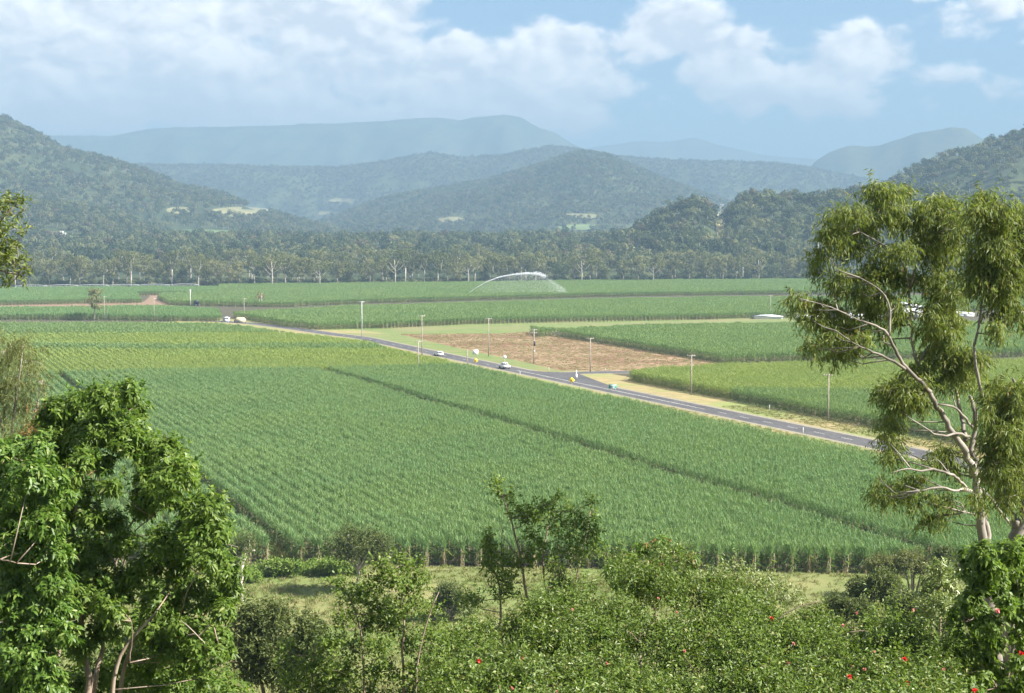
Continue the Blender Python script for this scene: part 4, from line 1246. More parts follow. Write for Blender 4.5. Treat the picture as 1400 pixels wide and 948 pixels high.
def fol_hang(clumps, n, L, Wd, per=9):
    """hanging lance leaves in tassels (gum)"""
    P, D, k = clump_pts(clumps, n)
    twd = unit(D * .8 + np.array((0, 0, -.75)) + rng.normal(0, .35, (n, 3))); tl = rng.uniform(.16, .40, n)
    u = np.tile(np.linspace(0, 1, per), n); i = np.repeat(np.arange(n), per); m = n * per
    B = P[i] + twd[i] * (tl[i] * u)[:, None] + rng.normal(0, .012, (m, 3))
    A = np.array((0, 0, -.8)) + twd[i] * .5 + rng.normal(0, .55, (m, 3))
    N = rng.normal(0, 1, (m, 3)); N[:, 2] *= .35
    return leaves(B, A, L * rng.uniform(.65, 1.2, m), Wd * rng.uniform(.8, 1.2, m), .12, N=N, seg=1)


def fol_whorl(clumps, n, L, Wd, per=8, droop=.35, up=.15, seg=2, shell=.5):
    """rosettes of leaves at twig ends (broad leaved trees)"""
    P, D, k = clump_pts(clumps, n, shell)
    ax = unit(D + np.array((0, 0, .55)) + rng.normal(0, .35, (n, 3)))
    a1 = unit(np.cross(ax, rand_dir(n))); a2 = np.cross(ax, a1)
    j = np.tile(np.arange(per), n); i = np.repeat(np.arange(n), per); m = n * per
    th = j * 2 * PI / per * 1.0 + rng.uniform(0, 6.28, n)[i] + rng.normal(0, .3, m)
    A = a1[i] * np.cos(th)[:, None] + a2[i] * np.sin(th)[:, None] + ax[i] * rng.uniform(-.1, up * 3, m)[:, None]
    B = P[i] - ax[i] * (rng.uniform(0, .9, m) * L)[:, None]
    N = ax[i] + rng.normal(0, .35, (m, 3))
    return leaves(B, A, L * rng.uniform(.6, 1.15, m), Wd * rng.uniform(.75, 1.2, m), droop, N=N, seg=seg)


def fol_twig(clumps, n, L, Wd, per=7, tl=.25, shell=.6, seg=1):
    """leafy shoots: leaves alternate along short upward twigs (shrubs, saplings)"""
    P, D, k = clump_pts(clumps, n, shell)
    tw = unit(D * .6 + np.array((0, 0, .5)) + rng.normal(0, .5, (n, 3)))
    i = np.repeat(np.arange(n), per); u = np.tile(np.linspace(0, 1, per), n); m = n * per
    B = P[i] + tw[i] * (u * tl * rng.uniform(.6, 1.3, n)[i])[:, None]
    A = rand_dir(m) + tw[i] * .5 + np.array((0, 0, .12))
    return leaves(B, A, L * rng.uniform(.55, 1.2, m), Wd * rng.uniform(.7, 1.2, m), .25, N=rand_dir(m) * .7 + np.array((0, 0, .8)), seg=seg)


def px_path(pts, Y, mb, n=6, rk=1.0):
    """branch through photo points (x, y, radius px, depth offset m)"""
    P = np.array([at(p[0], p[1], Y + (p[3] if len(p) > 3 else 0)) for p in pts]); r = np.array([p[2] for p in pts]) * Y / F * rk
    k = len(P); d = np.concatenate([[0], np.cumsum(np.linalg.norm(np.diff(P, axis=0), axis=1))])
    m = max(k * 3, 5); q = np.linspace(0, d[-1], m)
    # smooth through points
    def sm(v):
        y = np.interp(q, d, v); z = y.copy(); z[1:-1] = (y[:-2] + 2 * y[1:-1] + y[2:]) / 4; return z
    Q = np.c_[sm(P[:, 0]), sm(P[:, 1]), sm(P[:, 2])]
    Q[1:-1] += rng.normal(0, 1, (m - 2, 3)) * (sm(r)[1:-1] * .35)[:, None]
    mb.tube(Q, sm(r), n)
    return Q


def twigs_to(clumps, paths, mb, rpx=.8, nmax=2):
    """thin limbs that carry each clump from the nearest branch below it"""
    allp = np.concatenate(paths)
    for c in clumps:
        e = at(c[0], c[1], c[4]); dd_ = np.linalg.norm(allp - e, axis=1) + np.maximum(0, allp[:, 2] - e[2]) * 1.2
        b = allp[int(np.argmin(dd_))]; s = c[4] / F
        md = (b + e) / 2 + np.array((0, 0, -.06 * np.linalg.norm(e - b))) + rng.normal(0, .05, 3)
        mb.tube([b, md, e], [rpx * 1.5 * s, rpx * 1.1 * s, rpx * .5 * s], 5)
        for _ in range(nmax):
            d = rng.normal(0, .5, 3); e2 = e + d * np.array((c[2], c[2], c[3])) * s
            mb.tube([md * .4 + e * .6, (e + e2) / 2, e2], [rpx * .7 * s, rpx * .5 * s, rpx * .25 * s], 4)


def plant(name, loc, label, cat, group=None):
    e = empty(name, loc, label, cat, group); return e


def ground_at(px, Y):
    return np.array((ray(px, 800)[0] * Y, Y, hill_z(Y) - .1))


def child(o, e):                                 # geometry is in world coordinates: parent with the root's offset removed
    o.parent = e; o.location = tuple(-Vector(e.location)); return o


def fol(name, mat, e, *arr):
    V = np.concatenate([a[0] for a in arr]); Q = []; T = []; n = 0
    for a in arr:
        if len(a[1]): Q.append(a[1] + n)
        T.append(a[2] + n); n += len(a[0])
    o = build(name, V, [np.concatenate(Q) if Q else [], np.concatenate(T)], mat); return child(o, e)


def jit(cl, Y, s=1.0, k=1.0):
    return [(c[0], c[1], c[2] * k, c[3] * k, Y + (c[4] if len(c) > 4 else 0) + rng.normal(0, .35) * s) for c in cl]


# ---- the big gum on the right
C5 = lambda X, Y_, rx, ry: (1060 + X / 2.873, 230 + Y_ / 2.873, rx / 2.873, ry / 2.873)
C6 = lambda X, Y_, rx, ry: (1160 + X / 3.387, 500 + Y_ / 3.387, rx / 3.387, ry / 3.387)
YG = 30.0
gum_cl = [C5(*c) for c in [(425, 105, 70, 50), (390, 75, 35, 25), (495, 95, 40, 40), (300, 170, 65, 45), (245, 200, 50, 45), (330, 235, 70, 50), (225, 265, 55, 50), (300, 310, 60, 45), (200, 330, 45, 30), (165, 385, 26, 45),
    (440, 190, 65, 55), (520, 210, 60, 50), (600, 150, 55, 45), (665, 140, 60, 40), (700, 200, 55, 50), (735, 245, 35, 45), (610, 230, 55, 45), (660, 280, 60, 50), (580, 290, 55, 40), (700, 330, 40, 45), (640, 350, 60, 50), (500, 320, 50, 40), (430, 330, 50, 50),
    (400, 400, 60, 45), (345, 430, 55, 40), (460, 420, 55, 45), (540, 430, 60, 45), (600, 440, 50, 40), (660, 440, 55, 50), (700, 490, 50, 50), (640, 500, 45, 40), (310, 480, 60, 35), (370, 520, 60, 45), (380, 570, 45, 40), (440, 500, 45, 40), (250, 420, 40, 35),
    (230, 470, 28, 40), (85, 510, 38, 32), (120, 545, 45, 30), (170, 520, 45, 26), (215, 550, 50, 32), (140, 595, 36, 34), (195, 600, 40, 28), (190, 640, 22, 40), (255, 600, 55, 32), (235, 660, 40, 40), (300, 630, 60, 40), (330, 660, 40, 40), (270, 690, 40, 34), (140, 690, 36, 24), (155, 715, 22, 28), (240, 735, 22, 40), (310, 715, 30, 45),
    (425, 640, 24, 55), (495, 580, 30, 40), (475, 545, 30, 30), (610, 570, 50, 40), (655, 560, 60, 45), (690, 600, 50, 50), (650, 640, 55, 40), (600, 640, 45, 40), (690, 650, 30, 40), (640, 690, 35, 24),
    (660, 730, 50, 35), (720, 730, 60, 45), (780, 740, 40, 40), (700, 790, 60, 45), (760, 790, 55, 45), (690, 840, 50, 30), (740, 835, 40, 35), (620, 740, 35, 35), (560, 790, 45, 35), (600, 820, 35, 30), (530, 830, 50, 32), (470, 870, 55, 35), (430, 890, 30, 40), (520, 880, 45, 40)]]
gum_cl += [C6(*c) for c in [(170, 110, 35, 35), (215, 120, 50, 40), (330, 95, 50, 45), (285, 160, 45, 50), (230, 190, 45, 50), (340, 170, 35, 60), (185, 240, 35, 45), (200, 300, 45, 50), (165, 330, 34, 50), (215, 370, 36, 45), (175, 420, 32, 35), (215, 430, 35, 35),
    (420, 405, 45, 40), (470, 390, 35, 30), (445, 450, 35, 30), (395, 420, 28, 30), (540, 330, 30, 40), (500, 470, 40, 30), (135, 520, 22, 22), (180, 560, 60, 30), (240, 550, 50, 35), (300, 530, 45, 35), (130, 595, 34, 30), (190, 610, 40, 30), (250, 600, 26, 35), (330, 510, 40, 25), (315, 620, 30, 38), (390, 600, 34, 28), (450, 610, 40, 34), (475, 640, 22, 30), (355, 715, 32, 24), (400, 690, 40, 24), (440, 715, 22, 22), (580, 630, 30, 25), (625, 625, 20, 25), (600, 600, 40, 30)]]
e = plant('gum_tree', ground_at(1345, YG), 'tall gum with pale forked limbs and hanging leaves, standing right of the road', 'tree')
tb = MB(); paths = []
def br(pts, conv, Y=YG):
    q = px_path([(*conv(p[0], p[1], 1, 1)[:2], p[2], *(p[3:] if len(p) > 3 else ())) for p in pts], Y, tb, 8, .76); paths.append(q)
br([(690, 1700, 13), (660, 1250, 12), (632, 850, 9), (612, 740, 8.4), (602, 640, 7.6), (600, 560, 7.2), (592, 500, 7.0)], C6)
br([(655, 860, 6.0, .1), (640, 740, 5.2, .2), (618, 650, 4.5, .2), (603, 600, 4, 0)], C6)
br([(596, 515, 7.0), (560, 440, 6.2, -.2), (528, 370, 5.6, -.3), (470, 295, 5.2, -.4), (420, 210, 4.6, -.5), (372, 115, 4.0, -.6)], C6)
br([(600, 520, 6.0), (574, 400, 5.0, .2), (588, 290, 4.4, .3), (580, 200, 3.8, .3), (560, 140, 3.0, .4)], C6)
br([(540, 350, 4.4, 0), (528, 250, 3.6, .4), (505, 160, 3.2, .5), (490, 95, 2.6, .6), (495, -30, 2.0, .6), (480, -170, 1.4, .7)], C6)
br([(574, 290, 2.6, .2), (530, 225, 2.2, -.3), (480, 185, 1.9, -.6), (415, 180, 1.3, -.8)], C6)
br([(560, 328, 2.4, 0), (500, 312, 2.2, -.5), (440, 332, 2.0, -.8), (385, 310, 1.6, -1), (330, 272, 1.0, -1.1)], C6)
br([(572, 582, 2.8, 0), (530, 572, 2.5, -.4), (490, 580, 2.2, -.7), (430, 562, 1.9, -.9), (370, 572, 1.5, -1), (330, 580, 1.0, -1)], C6)
br([(545, 565, 2.8, -.2), (500, 515, 2.6, -.6), (440, 492, 2.3, -.9), (385, 478, 2.1, -1), (330, 492, 1.7, -1.2), (270, 475, 1.3, -1.3), (195, 500, .8, -1.4)], C6)
br([(590, 300, 2.2, .2), (595, 230, 1.8, .2), (590, 170, 1.5, .1), (618, 135, 1.1, 0)], C6)
br([(570, 520, 2.0, 0), (490, 490, 1.7, .5), (485, 440, 1.3, .7)], C6)
br([(600, 690, 2.4, 0), (560, 685, 1.6, -.3), (542, 680, 1.0, -.4)], C6)
br([(620, 570, 3.0, 0), (660, 620, 2.6, .2), (700, 670, 2.2, .3), (755, 740, 2.4, .4)], C6)
# upper limbs
br([(610, 880, 4.0, -.6), (560, 830, 3.6, -.7), (505, 780, 3.2, -.8), (470, 710, 2.8, -.8), (445, 650, 2.5, -.9), (400, 620, 2.1, -.9), (335, 600, 1.5, -1)], C5)
br([(510, 790, 2.8, -.8), (470, 765, 2.6, -.9), (420, 738, 2.2, -1), (365, 715, 1.8, -1.1), (325, 700, 1.3, -1.2), (240, 640, .9, -1.3)], C5)
br([(445, 660, 2.2, -.9), (455, 560, 1.7, -.8), (420, 480, 1.4, -.8), (330, 430, 1.0, -.8)], C5)
br([(570, 790, 3.0, .2), (555, 760, 2.8, .2), (538, 690, 2.5, .2), (532, 600, 2.2, .2), (525, 500, 2.0, .2), (515, 400, 1.8, .1), (508, 320, 1.6, 0), (490, 220, 1.2, 0), (450, 130, .8, 0)], C5)
br([(562, 770, 2.4, .2), (585, 720, 2.0, .3), (610, 690, 1.8, .4), (660, 640, 1.4, .5)], C5)
br([(530, 470, 1.8, .1), (548, 400, 1.7, 0), (565, 340, 1.6, 0), (600, 300, 1.4, 0), (625, 250, 1.0, 0), (660, 170, .8, 0)], C5)
br([(700, 860, 2.6, .5), (705, 760, 2.2, .5), (700, 650, 1.9, .5), (690, 520, 1.5, .4), (660, 400, 1.1, .3)], C5)
br([(510, 400, 1.5, 0), (480, 330, 1.1, -.2), (330, 250, .9, -.4)], C5)
br([(335, 600, 1.2, -1), (220, 545, .9, -1.1), (90, 510, .6, -1.2)], C5)
gc = jit(gum_cl, YG)
twigs_to(gc, paths, tb, .75, 1)
child(tb.build('trunk', M['bark'], None, smooth=True), e)
fol('crown', M['gum'], e, fol_hang([(c[0], c[1] - c[3] * .25, c[2] * .88, c[3] * .80, c[4]) for c in gc], 6000, .13, .023, 9))

# ---- second gum at the right edge
YG2 = 27.0
g2 = [C5(*c) for c in [(825, 120, 45, 40), (800, 160, 40, 35), (880, 165, 60, 45), (850, 230, 60, 50), (920, 240, 55, 60), (970, 200, 40, 60), (820, 300, 50, 50), (890, 310, 55, 55), (950, 330, 50, 60), (800, 370, 45, 50), (850, 400, 55, 50), (910, 410, 55, 45), (800, 450, 45, 45), (840, 470, 40, 35), (890, 470, 40, 40), (950, 440, 35, 50), (905, 530, 42, 40), (940, 560, 30, 40), (870, 635, 24, 42), (850, 580, 24, 24), (965, 590, 16, 40), (780, 420, 30, 40), (990, 300, 40, 70), (990, 420, 30, 60)]]
g2 += [C6(*c) for c in [(690, 85, 45, 40), (650, 140, 40, 45), (710, 160, 50, 50), (760, 120, 40, 50), (800, 90, 30, 40), (640, 220, 34, 45), (690, 240, 50, 50), (760, 220, 50, 55), (800, 220, 40, 60), (680, 310, 50, 45), (740, 320, 60, 50), (800, 330, 40, 60), (650, 370, 36, 40), (700, 400, 55, 45), (770, 420, 55, 50), (650, 450, 40, 34), (700, 480, 50, 40), (760, 500, 55, 45), (640, 510, 28, 34), (810, 480, 40, 60), (730, 560, 45, 45), (790, 570, 50, 50), (705, 610, 24, 34), (740, 640, 24, 30), (810, 640, 30, 40)]]
e = plant('gum_tree', ground_at(1402, YG2), 'second gum at the right edge with a pale leaning trunk and hanging leaves', 'tree')
tb = MB(); paths = []
br([(720, 1700, 15), (755, 1150, 13), (770, 900, 12), (775, 780, 11), (795, 700, 10), (830, 640, 9), (870, 560, 8), (880, 420, 6.5), (870, 260, 5, .3), (860, 80, 4, .5)], C6, YG2)
br([(790, 720, 7), (765, 760, 7), (768, 690, 5, .1), (740, 660, 3.4, .2), (715, 560, 2.4, .3), (720, 420, 1.8, .3), (690, 250, 1.4, .3)], C6, YG2)
br([(870, 300, 4, .3), (820, 180, 3, .2), (760, 60, 2.4, .1)], C6, YG2)
br([(1010, 830, 3.6, .4), (1005, 600, 3.0, .5), (985, 430, 2.4, .5), (940, 280, 1.8, .4), (880, 160, 1.2, .4)], C5, YG2)
br([(780, 700, 2.4, .2), (800, 620, 2.3, .2), (805, 560, 2.1, .2), (815, 500, 1.8, .2), (840, 400, 1.4, .2), (850, 250, 1.0, .2)], C5, YG2)
br([(780, 700, 2.4, .2), (790, 800, 2.8, .2), (830, 950, 3.4, .3), (860, 1100, 4.0, .4)], C5, YG2)
br([(805, 610, 1.4, .2), (845, 600, 1.0, .2)], C5, YG2)
br([(975, 640, 1.2, .3), (962, 540, 1.1, .3), (955, 440, .9, .3)], C5, YG2)
gc = jit(g2, YG2)
twigs_to(gc, paths, tb, .75, 1)
child(tb.build('trunk', M['bark'], None, smooth=True), e)
fol('crown', M['gum'], e, fol_hang([(c[0], c[1] - c[3] * .25, c[2] * .78, c[3] * .76, c[4]) for c in gc], 3900, .125, .022, 9))

# ---- big broad leaved tree on the left
C1 = lambda X, Y_, R: (X / 2.117, 500 + Y_ / 2.117, R / 2.117, R / 2.117 * .88)
YB = 25.0
lt = [C1(*c) for c in [(180, 115, 36), (225, 95, 40), (275, 85, 44), (330, 85, 46), (380, 70, 32), (400, 110, 30), (150, 150, 36), (210, 150, 48), (270, 145, 50), (330, 150, 50), (380, 160, 36), (160, 210, 40), (230, 220, 44), (300, 210, 50), (370, 215, 44), (310, 265, 40), (190, 270, 40), (250, 280, 36),
    (430, 250, 40), (480, 235, 44), (530, 260, 42), (555, 300, 36), (420, 310, 44), (480, 310, 50), (535, 340, 36), (400, 370, 40), (455, 380, 46), (410, 420, 34), (500, 400, 30),
    (560, 420, 42), (610, 415, 46), (640, 450, 34), (520, 460, 46), (585, 470, 50), (630, 510, 42), (470, 510, 46), (540, 530, 50), (600, 555, 46), (440, 560, 44), (500, 590, 50), (560, 620, 46), (640, 590, 46), (665, 630, 30), (600, 680, 46), (645, 710, 36), (570, 740, 44), (620, 780, 42), (500, 680, 40), (640, 830, 32), (640, 870, 22), (585, 820, 36), (520, 760, 36),
    (330, 440, 36), (300, 520, 44), (370, 500, 36), (260, 580, 46), (330, 590, 48), (230, 640, 44), (300, 670, 50), (250, 710, 40), (330, 700, 36), (240, 500, 36), (390, 610, 40), (430, 640, 40), (350, 650, 36)]]
e = plant('broadleaf_tree', ground_at(145, YB), 'big glossy broad leaved tree with several pale stems at the left', 'tree')
tb = MB(); paths = []
C1p = lambda X, Y_, a, b: (X / 2.117, 500 + Y_ / 2.117)
br([(275, 1260, 8), (262, 960, 7), (248, 860, 5.5), (240, 770, 4.5), (222, 650, 3.6), (205, 540, 3.2), (218, 430, 2.6), (238, 330, 2.0), (270, 210, 1.4), (290, 120, .9)], C1p, YB)
br([(280, 1200, 7, .1), (268, 930, 5.5, .1), (290, 840, 4, .2), (302, 740, 3, .3), (330, 600, 2.4, .3), (360, 480, 2.0, .3), (440, 380, 1.4, .2), (480, 280, 1.0, .2)], C1p, YB)
br([(310, 1260, 5.5, -.6), (324, 948, 4.2, -.6), (330, 880, 3.6, -.7), (372, 795, 2.8, -.7), (432, 735, 1.8, -.6), (470, 690, 1.2, -.2), (500, 640, .7, .3)], C1p, YB)
br([(330, 1200, 5, .6), (350, 900, 4, .6), (400, 760, 3.0, .6), (480, 640, 2.4, .5), (560, 540, 1.8, .4), (610, 450, 1.2, .3)], C1p, YB)
br([(345, 620, 1.8, .3), (372, 520, 1.6, 0), (395, 470, 1.3, -.2), (440, 440, 1.0, -.3)], C1p, YB)
br([(480, 640, 2.0, .5), (560, 700, 1.6, .3), (620, 760, 1.2, .2)], C1p, YB)
br([(375, 860, 1.2, -.8), (384, 770, .9, -.9), (380, 740, .6, -.9)], C1p, YB)
br([(590, 800, 1.0, -.6), (545, 755, .8, -.7), (520, 735, .6, -.7)], C1p, YB)
lt += [C1(*c) for c in [(235, 345, 44), (190, 350, 40), (265, 430, 40), (200, 440, 44), (320, 350, 36), (170, 500, 44), (200, 560, 44), (285, 470, 36), (180, 640, 44), (200, 700, 44), (420, 700, 40), (450, 760, 36), (300, 760, 40), (180, 760, 40), (560, 860, 40), (600, 900, 30), (480, 830, 40), (230, 800, 36)]]
lc = jit(lt, YB, 1.4, 1.34)
twigs_to(lc, paths, tb, .7, 2)
child(tb.build('trunk', M['bark_brown'], None, smooth=True), e)
fol('crown', M['broad'], e, fol_whorl([(c[0] + rng.normal(0, 5), c[1] + rng.normal(0, 5), c[2] * rng.uniform(.8, 1.15), c[3] * rng.uniform(.8, 1.15), c[4]) for c in lc], 7600, .115, .040, 8, shell=.44))
fol('young_shoots', M['broad2'], e, fol_whorl([(c[0], c[1] - 3, c[2] * 1.12, c[3] * 1.12, c[4]) for c in lc], 900, .10, .034, 7, .1, .8, shell=.2))

lt2 = [C1(*c) for c in [(20, 250, 40), (60, 250, 46), (110, 240, 40), (30, 310, 50), (90, 310, 50), (150, 320, 44), (180, 370, 36), (40, 380, 54), (110, 390, 50), (20, 450, 46), (80, 460, 50), (140, 450, 46), (40, 530, 54), (110, 530, 50), (165, 540, 40), (20, 600, 50), (80, 600, 54), (150, 620, 50), (40, 680, 54), (110, 690, 54), (170, 700, 44), (20, 750, 50), (80, 770, 54), (140, 770, 44), (190, 770, 34), (40, 840, 54), (100, 850, 54), (30, 920, 54), (90, 930, 54), (140, 900, 40), (160, 950, 40), (60, 1000, 54), (140, 1000, 50)]]
e = plant('broadleaf_tree', ground_at(20, 23), 'lighter green leafy tree filling the lower left corner', 'tree')
tb = MB(); paths = []
br([(40, 1330, 5), (45, 1000, 4), (60, 800, 3), (50, 600, 2), (70, 420, 1.4), (80, 280, .8)], C1p, 24.3)
br([(60, 900, 2.4), (120, 720, 1.8), (140, 540, 1.2), (130, 400, .8)], C1p, 24.3)
br([(-40, 560, 1.6, -.4), (0, 562, 1.4, -.5), (30, 566, 1.1, -.6), (48, 572, .6, -.6)], C1p, 23)
lc = jit(lt2, 23.5, 1.2, 1.4); twigs_to(lc, paths, tb, .7, 1)
child(tb.build('trunk', M['bark_brown'], None, smooth=True), e)
fol('crown', M['broad2'], e, fol_whorl(lc, 5200, .11, .038, 8, shell=.40))

# shaded bush under them
dk = [(110, 930, 40, 34), (150, 905, 30, 40), (180, 930, 40, 40), (210, 900, 34, 40), (250, 920, 40, 40), (285, 935, 30, 30), (230, 950, 50, 30), (270, 880, 24, 26), (300, 950, 40, 30), (90, 960, 50, 30), (225, 855, 30, 26), (180, 860, 30, 30)]
e = plant('shrub', ground_at(200, 26.5), 'dark shaded bush under the big broad leaved tree', 'shrub')
lc = jit([(x, y, a * 1.5, b * 1.4) for x, y, a, b in dk], 27); tb = MB(); paths = []
paths.append(px_path([(200, 1040, 4), (195, 980, 3), (190, 920, 2)], 26.5, tb)); twigs_to(lc, paths, tb, .7, 1)
child(tb.build('stems', M['bark_brown'], None), e); fol('leaves', M['broad'], e, fol_whorl(lc, 2200, .12, .042, 7, shell=.4))

# wispy tree behind, and the branch hanging in at the upper left
wl = [(8, 480, 30, 22), (40, 492, 22, 24), (20, 520, 36, 24), (52, 522, 14, 16), (10, 555, 36, 26), (46, 560, 26, 22), (30, 595, 40, 24), (75, 590, 24, 20), (5, 620, 40, 26), (30, 464, 8, 8), (100, 570, 20, 16), (-20, 540, 30, 60)]
e = plant('wattle_tree', ground_at(10, 38), 'wispy yellowish tree with fine drooping foliage at the left edge', 'tree')
tb = MB(); paths = [px_path([(0, 960, 4), (5, 760, 3.4), (10, 640, 2.6), (20, 560, 1.8), (32, 470, .8)], 38, tb), px_path([(8, 660, 2), (45, 580, 1.4), (58, 520, .8)], 38, tb), px_path([(8, 600, 1.6), (-10, 540, 1.2), (5, 480, .8)], 38, tb)]
lc = jit(wl, 38); twigs_to(lc, paths, tb, .6, 3)
child(tb.build('trunk', M['bark'], None), e)
fol('crown', M['wispy'], e, fol_hang([(c[0], c[1] - c[3] * .3, c[2], c[3], c[4]) for c in lc], 1700, .13, .016, 9))
rl = [(70, 575, 22, 14), (95, 595, 18, 14), (55, 600, 18, 14), (110, 640, 16, 14)]
e = plant('shrub', ground_at(75, 31), 'rusty tinted shrub between the wispy tree and the broad leaved tree', 'shrub')
tb = MB(); paths = [px_path([(80, 1000, 3), (80, 800, 2.4), (78, 640, 1.6), (74, 590, .8)], 31, tb)]; lc = jit(rl, 31); twigs_to(lc, paths, tb, .6, 2)
child(tb.build('stems', M['bark_brown'], None), e); fol('leaves', M['rust'], e, fol_twig(lc, 420, .10, .03, 7))
bl = [(5, 285, 16, 12), (22, 276, 14, 10), (32, 290, 6, 14), (8, 312, 16, 14), (22, 322, 10, 12), (4, 345, 18, 16), (18, 350, 12, 16), (5, 372, 18, 12), (28, 374, 13, 8), (16, 384, 8, 8), (-20, 330, 26, 50), (-60, 340, 40, 60), (-110, 380, 50, 60), (-60, 420, 40, 40)]
e = plant('overhanging_tree', ground_at(-190, 18), 'tree beyond the left edge, its leafy branch tips hanging in at the upper left', 'tree')
tb = MB(); paths = [px_path([(-190, 1020, 14), (-185, 700, 12), (-160, 480, 9), (-110, 400, 6), (-50, 365, 3), (0, 366, 1.6), (26, 376, .8)], 18, tb), px_path([(-110, 400, 5), (-60, 330, 3), (-10, 312, 2), (20, 282, 1)], 18, tb)]
lc = jit(bl, 18, .6); twigs_to(lc, paths, tb, .6, 2)
child(tb.build('trunk', M['bark'], None), e)
fol('crown', M['gum'], e, fol_twig(lc, 1100, .08, .024, 8, .12))

# ---- mid ground trees on the meadow edge
Y1 = 153.0
def roundtree(px, pyt, pyb, wpx, label, mat, n, bark, Yd=None, sparse=1.0, kids=9, name='meadow_tree', base=.34):
    p = on_z(px, pyb) if Yd is None else ground_at(px, Yd)
    Yd = p[1]; e = plant(name, p, label, 'tree'); s = Yd / F
    hpx = pyb - pyt
    cl_ = []
    for i in range(kids):
        a = rng.uniform(0, 2 * PI); r = wpx * .33 * math.sqrt(rng.uniform(.1, 1)); zz = pyt + hpx * rng.uniform(.14, 1 - base - .12) ** 1.0
        k = 1 - .35 * abs((zz - pyt) / (hpx * (1 - base)) - .5)
        cl_.append((px + math.cos(a) * r * k, zz, wpx * .2 * rng.uniform(.8, 1.2), hpx * .14 * rng.uniform(.8, 1.2), Yd + math.sin(a) * r * s))
    tb = MB(); fork = pyb - hpx * base
    paths = [px_path([(px, pyb + 3, 3.0), (px - 1, (pyb + fork) / 2, 2.4), (px + 1, fork, 2.1)], Yd, tb)]
    for a in range(5):
        ex = px + (a - 2) * wpx * .17; paths.append(px_path([(px, fork, 1.7), (px + (ex - px) * .5, fork - hpx * .18, 1.3), (ex, pyt + hpx * .3, .7)], Yd, tb))
    twigs_to(cl_, paths, tb, .5, 1)
    child(tb.build('trunk', bark, None, smooth=True), e)
    fol('crown', mat, e, fol_twig(cl_, int(n * sparse), .30, .11, 7, .5, .55)); return e


roundtree(490, 714, 814, 104, 'round olive tree with a white trunk standing on the meadow', M['olive'], 1500, M['bark_pale'], kids=22)
roundtree(331, 722, 823, 52, 'thin grey tree with a straight white trunk beside the dark cane lane', M['olive'], 330, M['bark_pale'], sparse=.8, base=.5)
roundtree(618, 796, 850, 70, 'low olive bush tree between the two leafy saplings', M['olive'], 800, M['bark'], kids=12, base=.15)


def bush(px, pyt, wpx, hpx, Yd, label, mat, n, L, Wd, style='twig', kids=10, stem=None, name='shrub'):
    e = plant(name, ground_at(px, Yd) if Yd < 122 else np.array((ray(px, 800)[0] * Yd, Yd, 0)), label, 'shrub'); cl_ = []
    for i in range(kids):
        u_ = rng.uniform(-1, 1); zt = pyt + hpx * (.16 + .25 * u_ * u_) + rng.uniform(0, .7) * hpx * .8
        cl_.append((px + u_ * wpx * .40, zt, wpx * .17 * rng.uniform(.8, 1.25), hpx * .17 * rng.uniform(.8, 1.2), Yd + rng.normal(0, wpx * Yd / F * .14)))
    tb = MB(); paths = []
    b = e.location; s = Yd / F
    for k in range(4):
        tx = px + (k - 1.5) * wpx * .2
        top = at(tx, pyt + hpx * .4, Yd); st_ = np.array(b) + np.array(((k - 1.5) * .15, 0, 0)); q = np.array([st_, (st_ + top) / 2 + rng.normal(0, .1, 3), top]); tb.tube(q, [1.7 * s, 1.2 * s, .6 * s], 5); paths.append(q)
    twigs_to(cl_, paths, tb, .5, 1)
    child(tb.build('stems', stem or M['bark'], None), e)
    f = fol_twig(cl_, n, L, Wd, 7, L * 2) if style == 'twig' else fol_whorl(cl_, n, L, Wd, 7)
    fol('leaves', mat, e, f); return e


# row of darker bushes at the foot of the slope
bush(368, 806, 110, 150, 62, 'tall dark olive bush in the lower left, right of the broad leaved tree', M['olive'], 2300, .22, .085, kids=22)
bush(425, 835, 90, 130, 56, 'dark olive bush with a bare dead stem, next to the tallest one', M['olive'], 1700, .20, .08, kids=16)
bush(1205, 778, 90, 70, 95, 'dense dark green bush at the right end of the meadow', M['olive'], 1500, .24, .10, kids=16)
bush(1160, 800, 70, 60, 88, 'smaller olive bush below the row ends of cane', M['olive'], 900, .22, .09, kids=10)
bush(1270, 800, 120, 70, 80, 'spreading olive bush left of the right corner shrub', M['olive'], 1600, .22, .09, kids=16)
for px, py, wd, hh, lab, mt in ((1208, 757, 44, 34, 'brown tinted shrub before the cane ends, left of the gum trunk', 'wispy'), (1248, 752, 44, 36, 'second brownish shrub before the cane ends', 'wispy'), (1288, 750, 44, 40, 'olive brown shrub beside the dark base of the gum', 'olive'), (1345, 748, 60, 44, 'brownish shrub behind the gum trunks', 'wispy')):
    bush(px, py, wd, hh, 152, lab, M[mt], 600, .34, .10, kids=10)
bush(385, 768, 70, 20, 163, 'low bright green creeper bush at the end of the dark cane lane', M['weed'], 900, .35, .14, kids=12)
bush(455, 766, 80, 22, 163, 'second bright green creeper bush along the cane edge', M['weed'], 1000, .35, .14, kids=12)
bush(330, 776, 50, 18, 160, 'tuft of bright green creeper behind the thin grey tree', M['weed'], 400, .35, .14, kids=6)

# ---- saplings in front of the meadow
def sapling(Y, stems, cl_, label, n, mat, L, Wd, px0, per=7):
    e = plant('sapling', ground_at(px0, Y), label, 'tree'); tb = MB(); paths = []
    for s_ in stems: paths.append(px_path(s_, Y, tb, 6))
    c = jit(cl_, Y, .7); twigs_to(c, paths, tb, .55, 2)
    child(tb.build('trunk', M['twig'], None), e); fol('leaves', mat, e, fol_twig(c, n, L, Wd, per, .2, .6, 2))


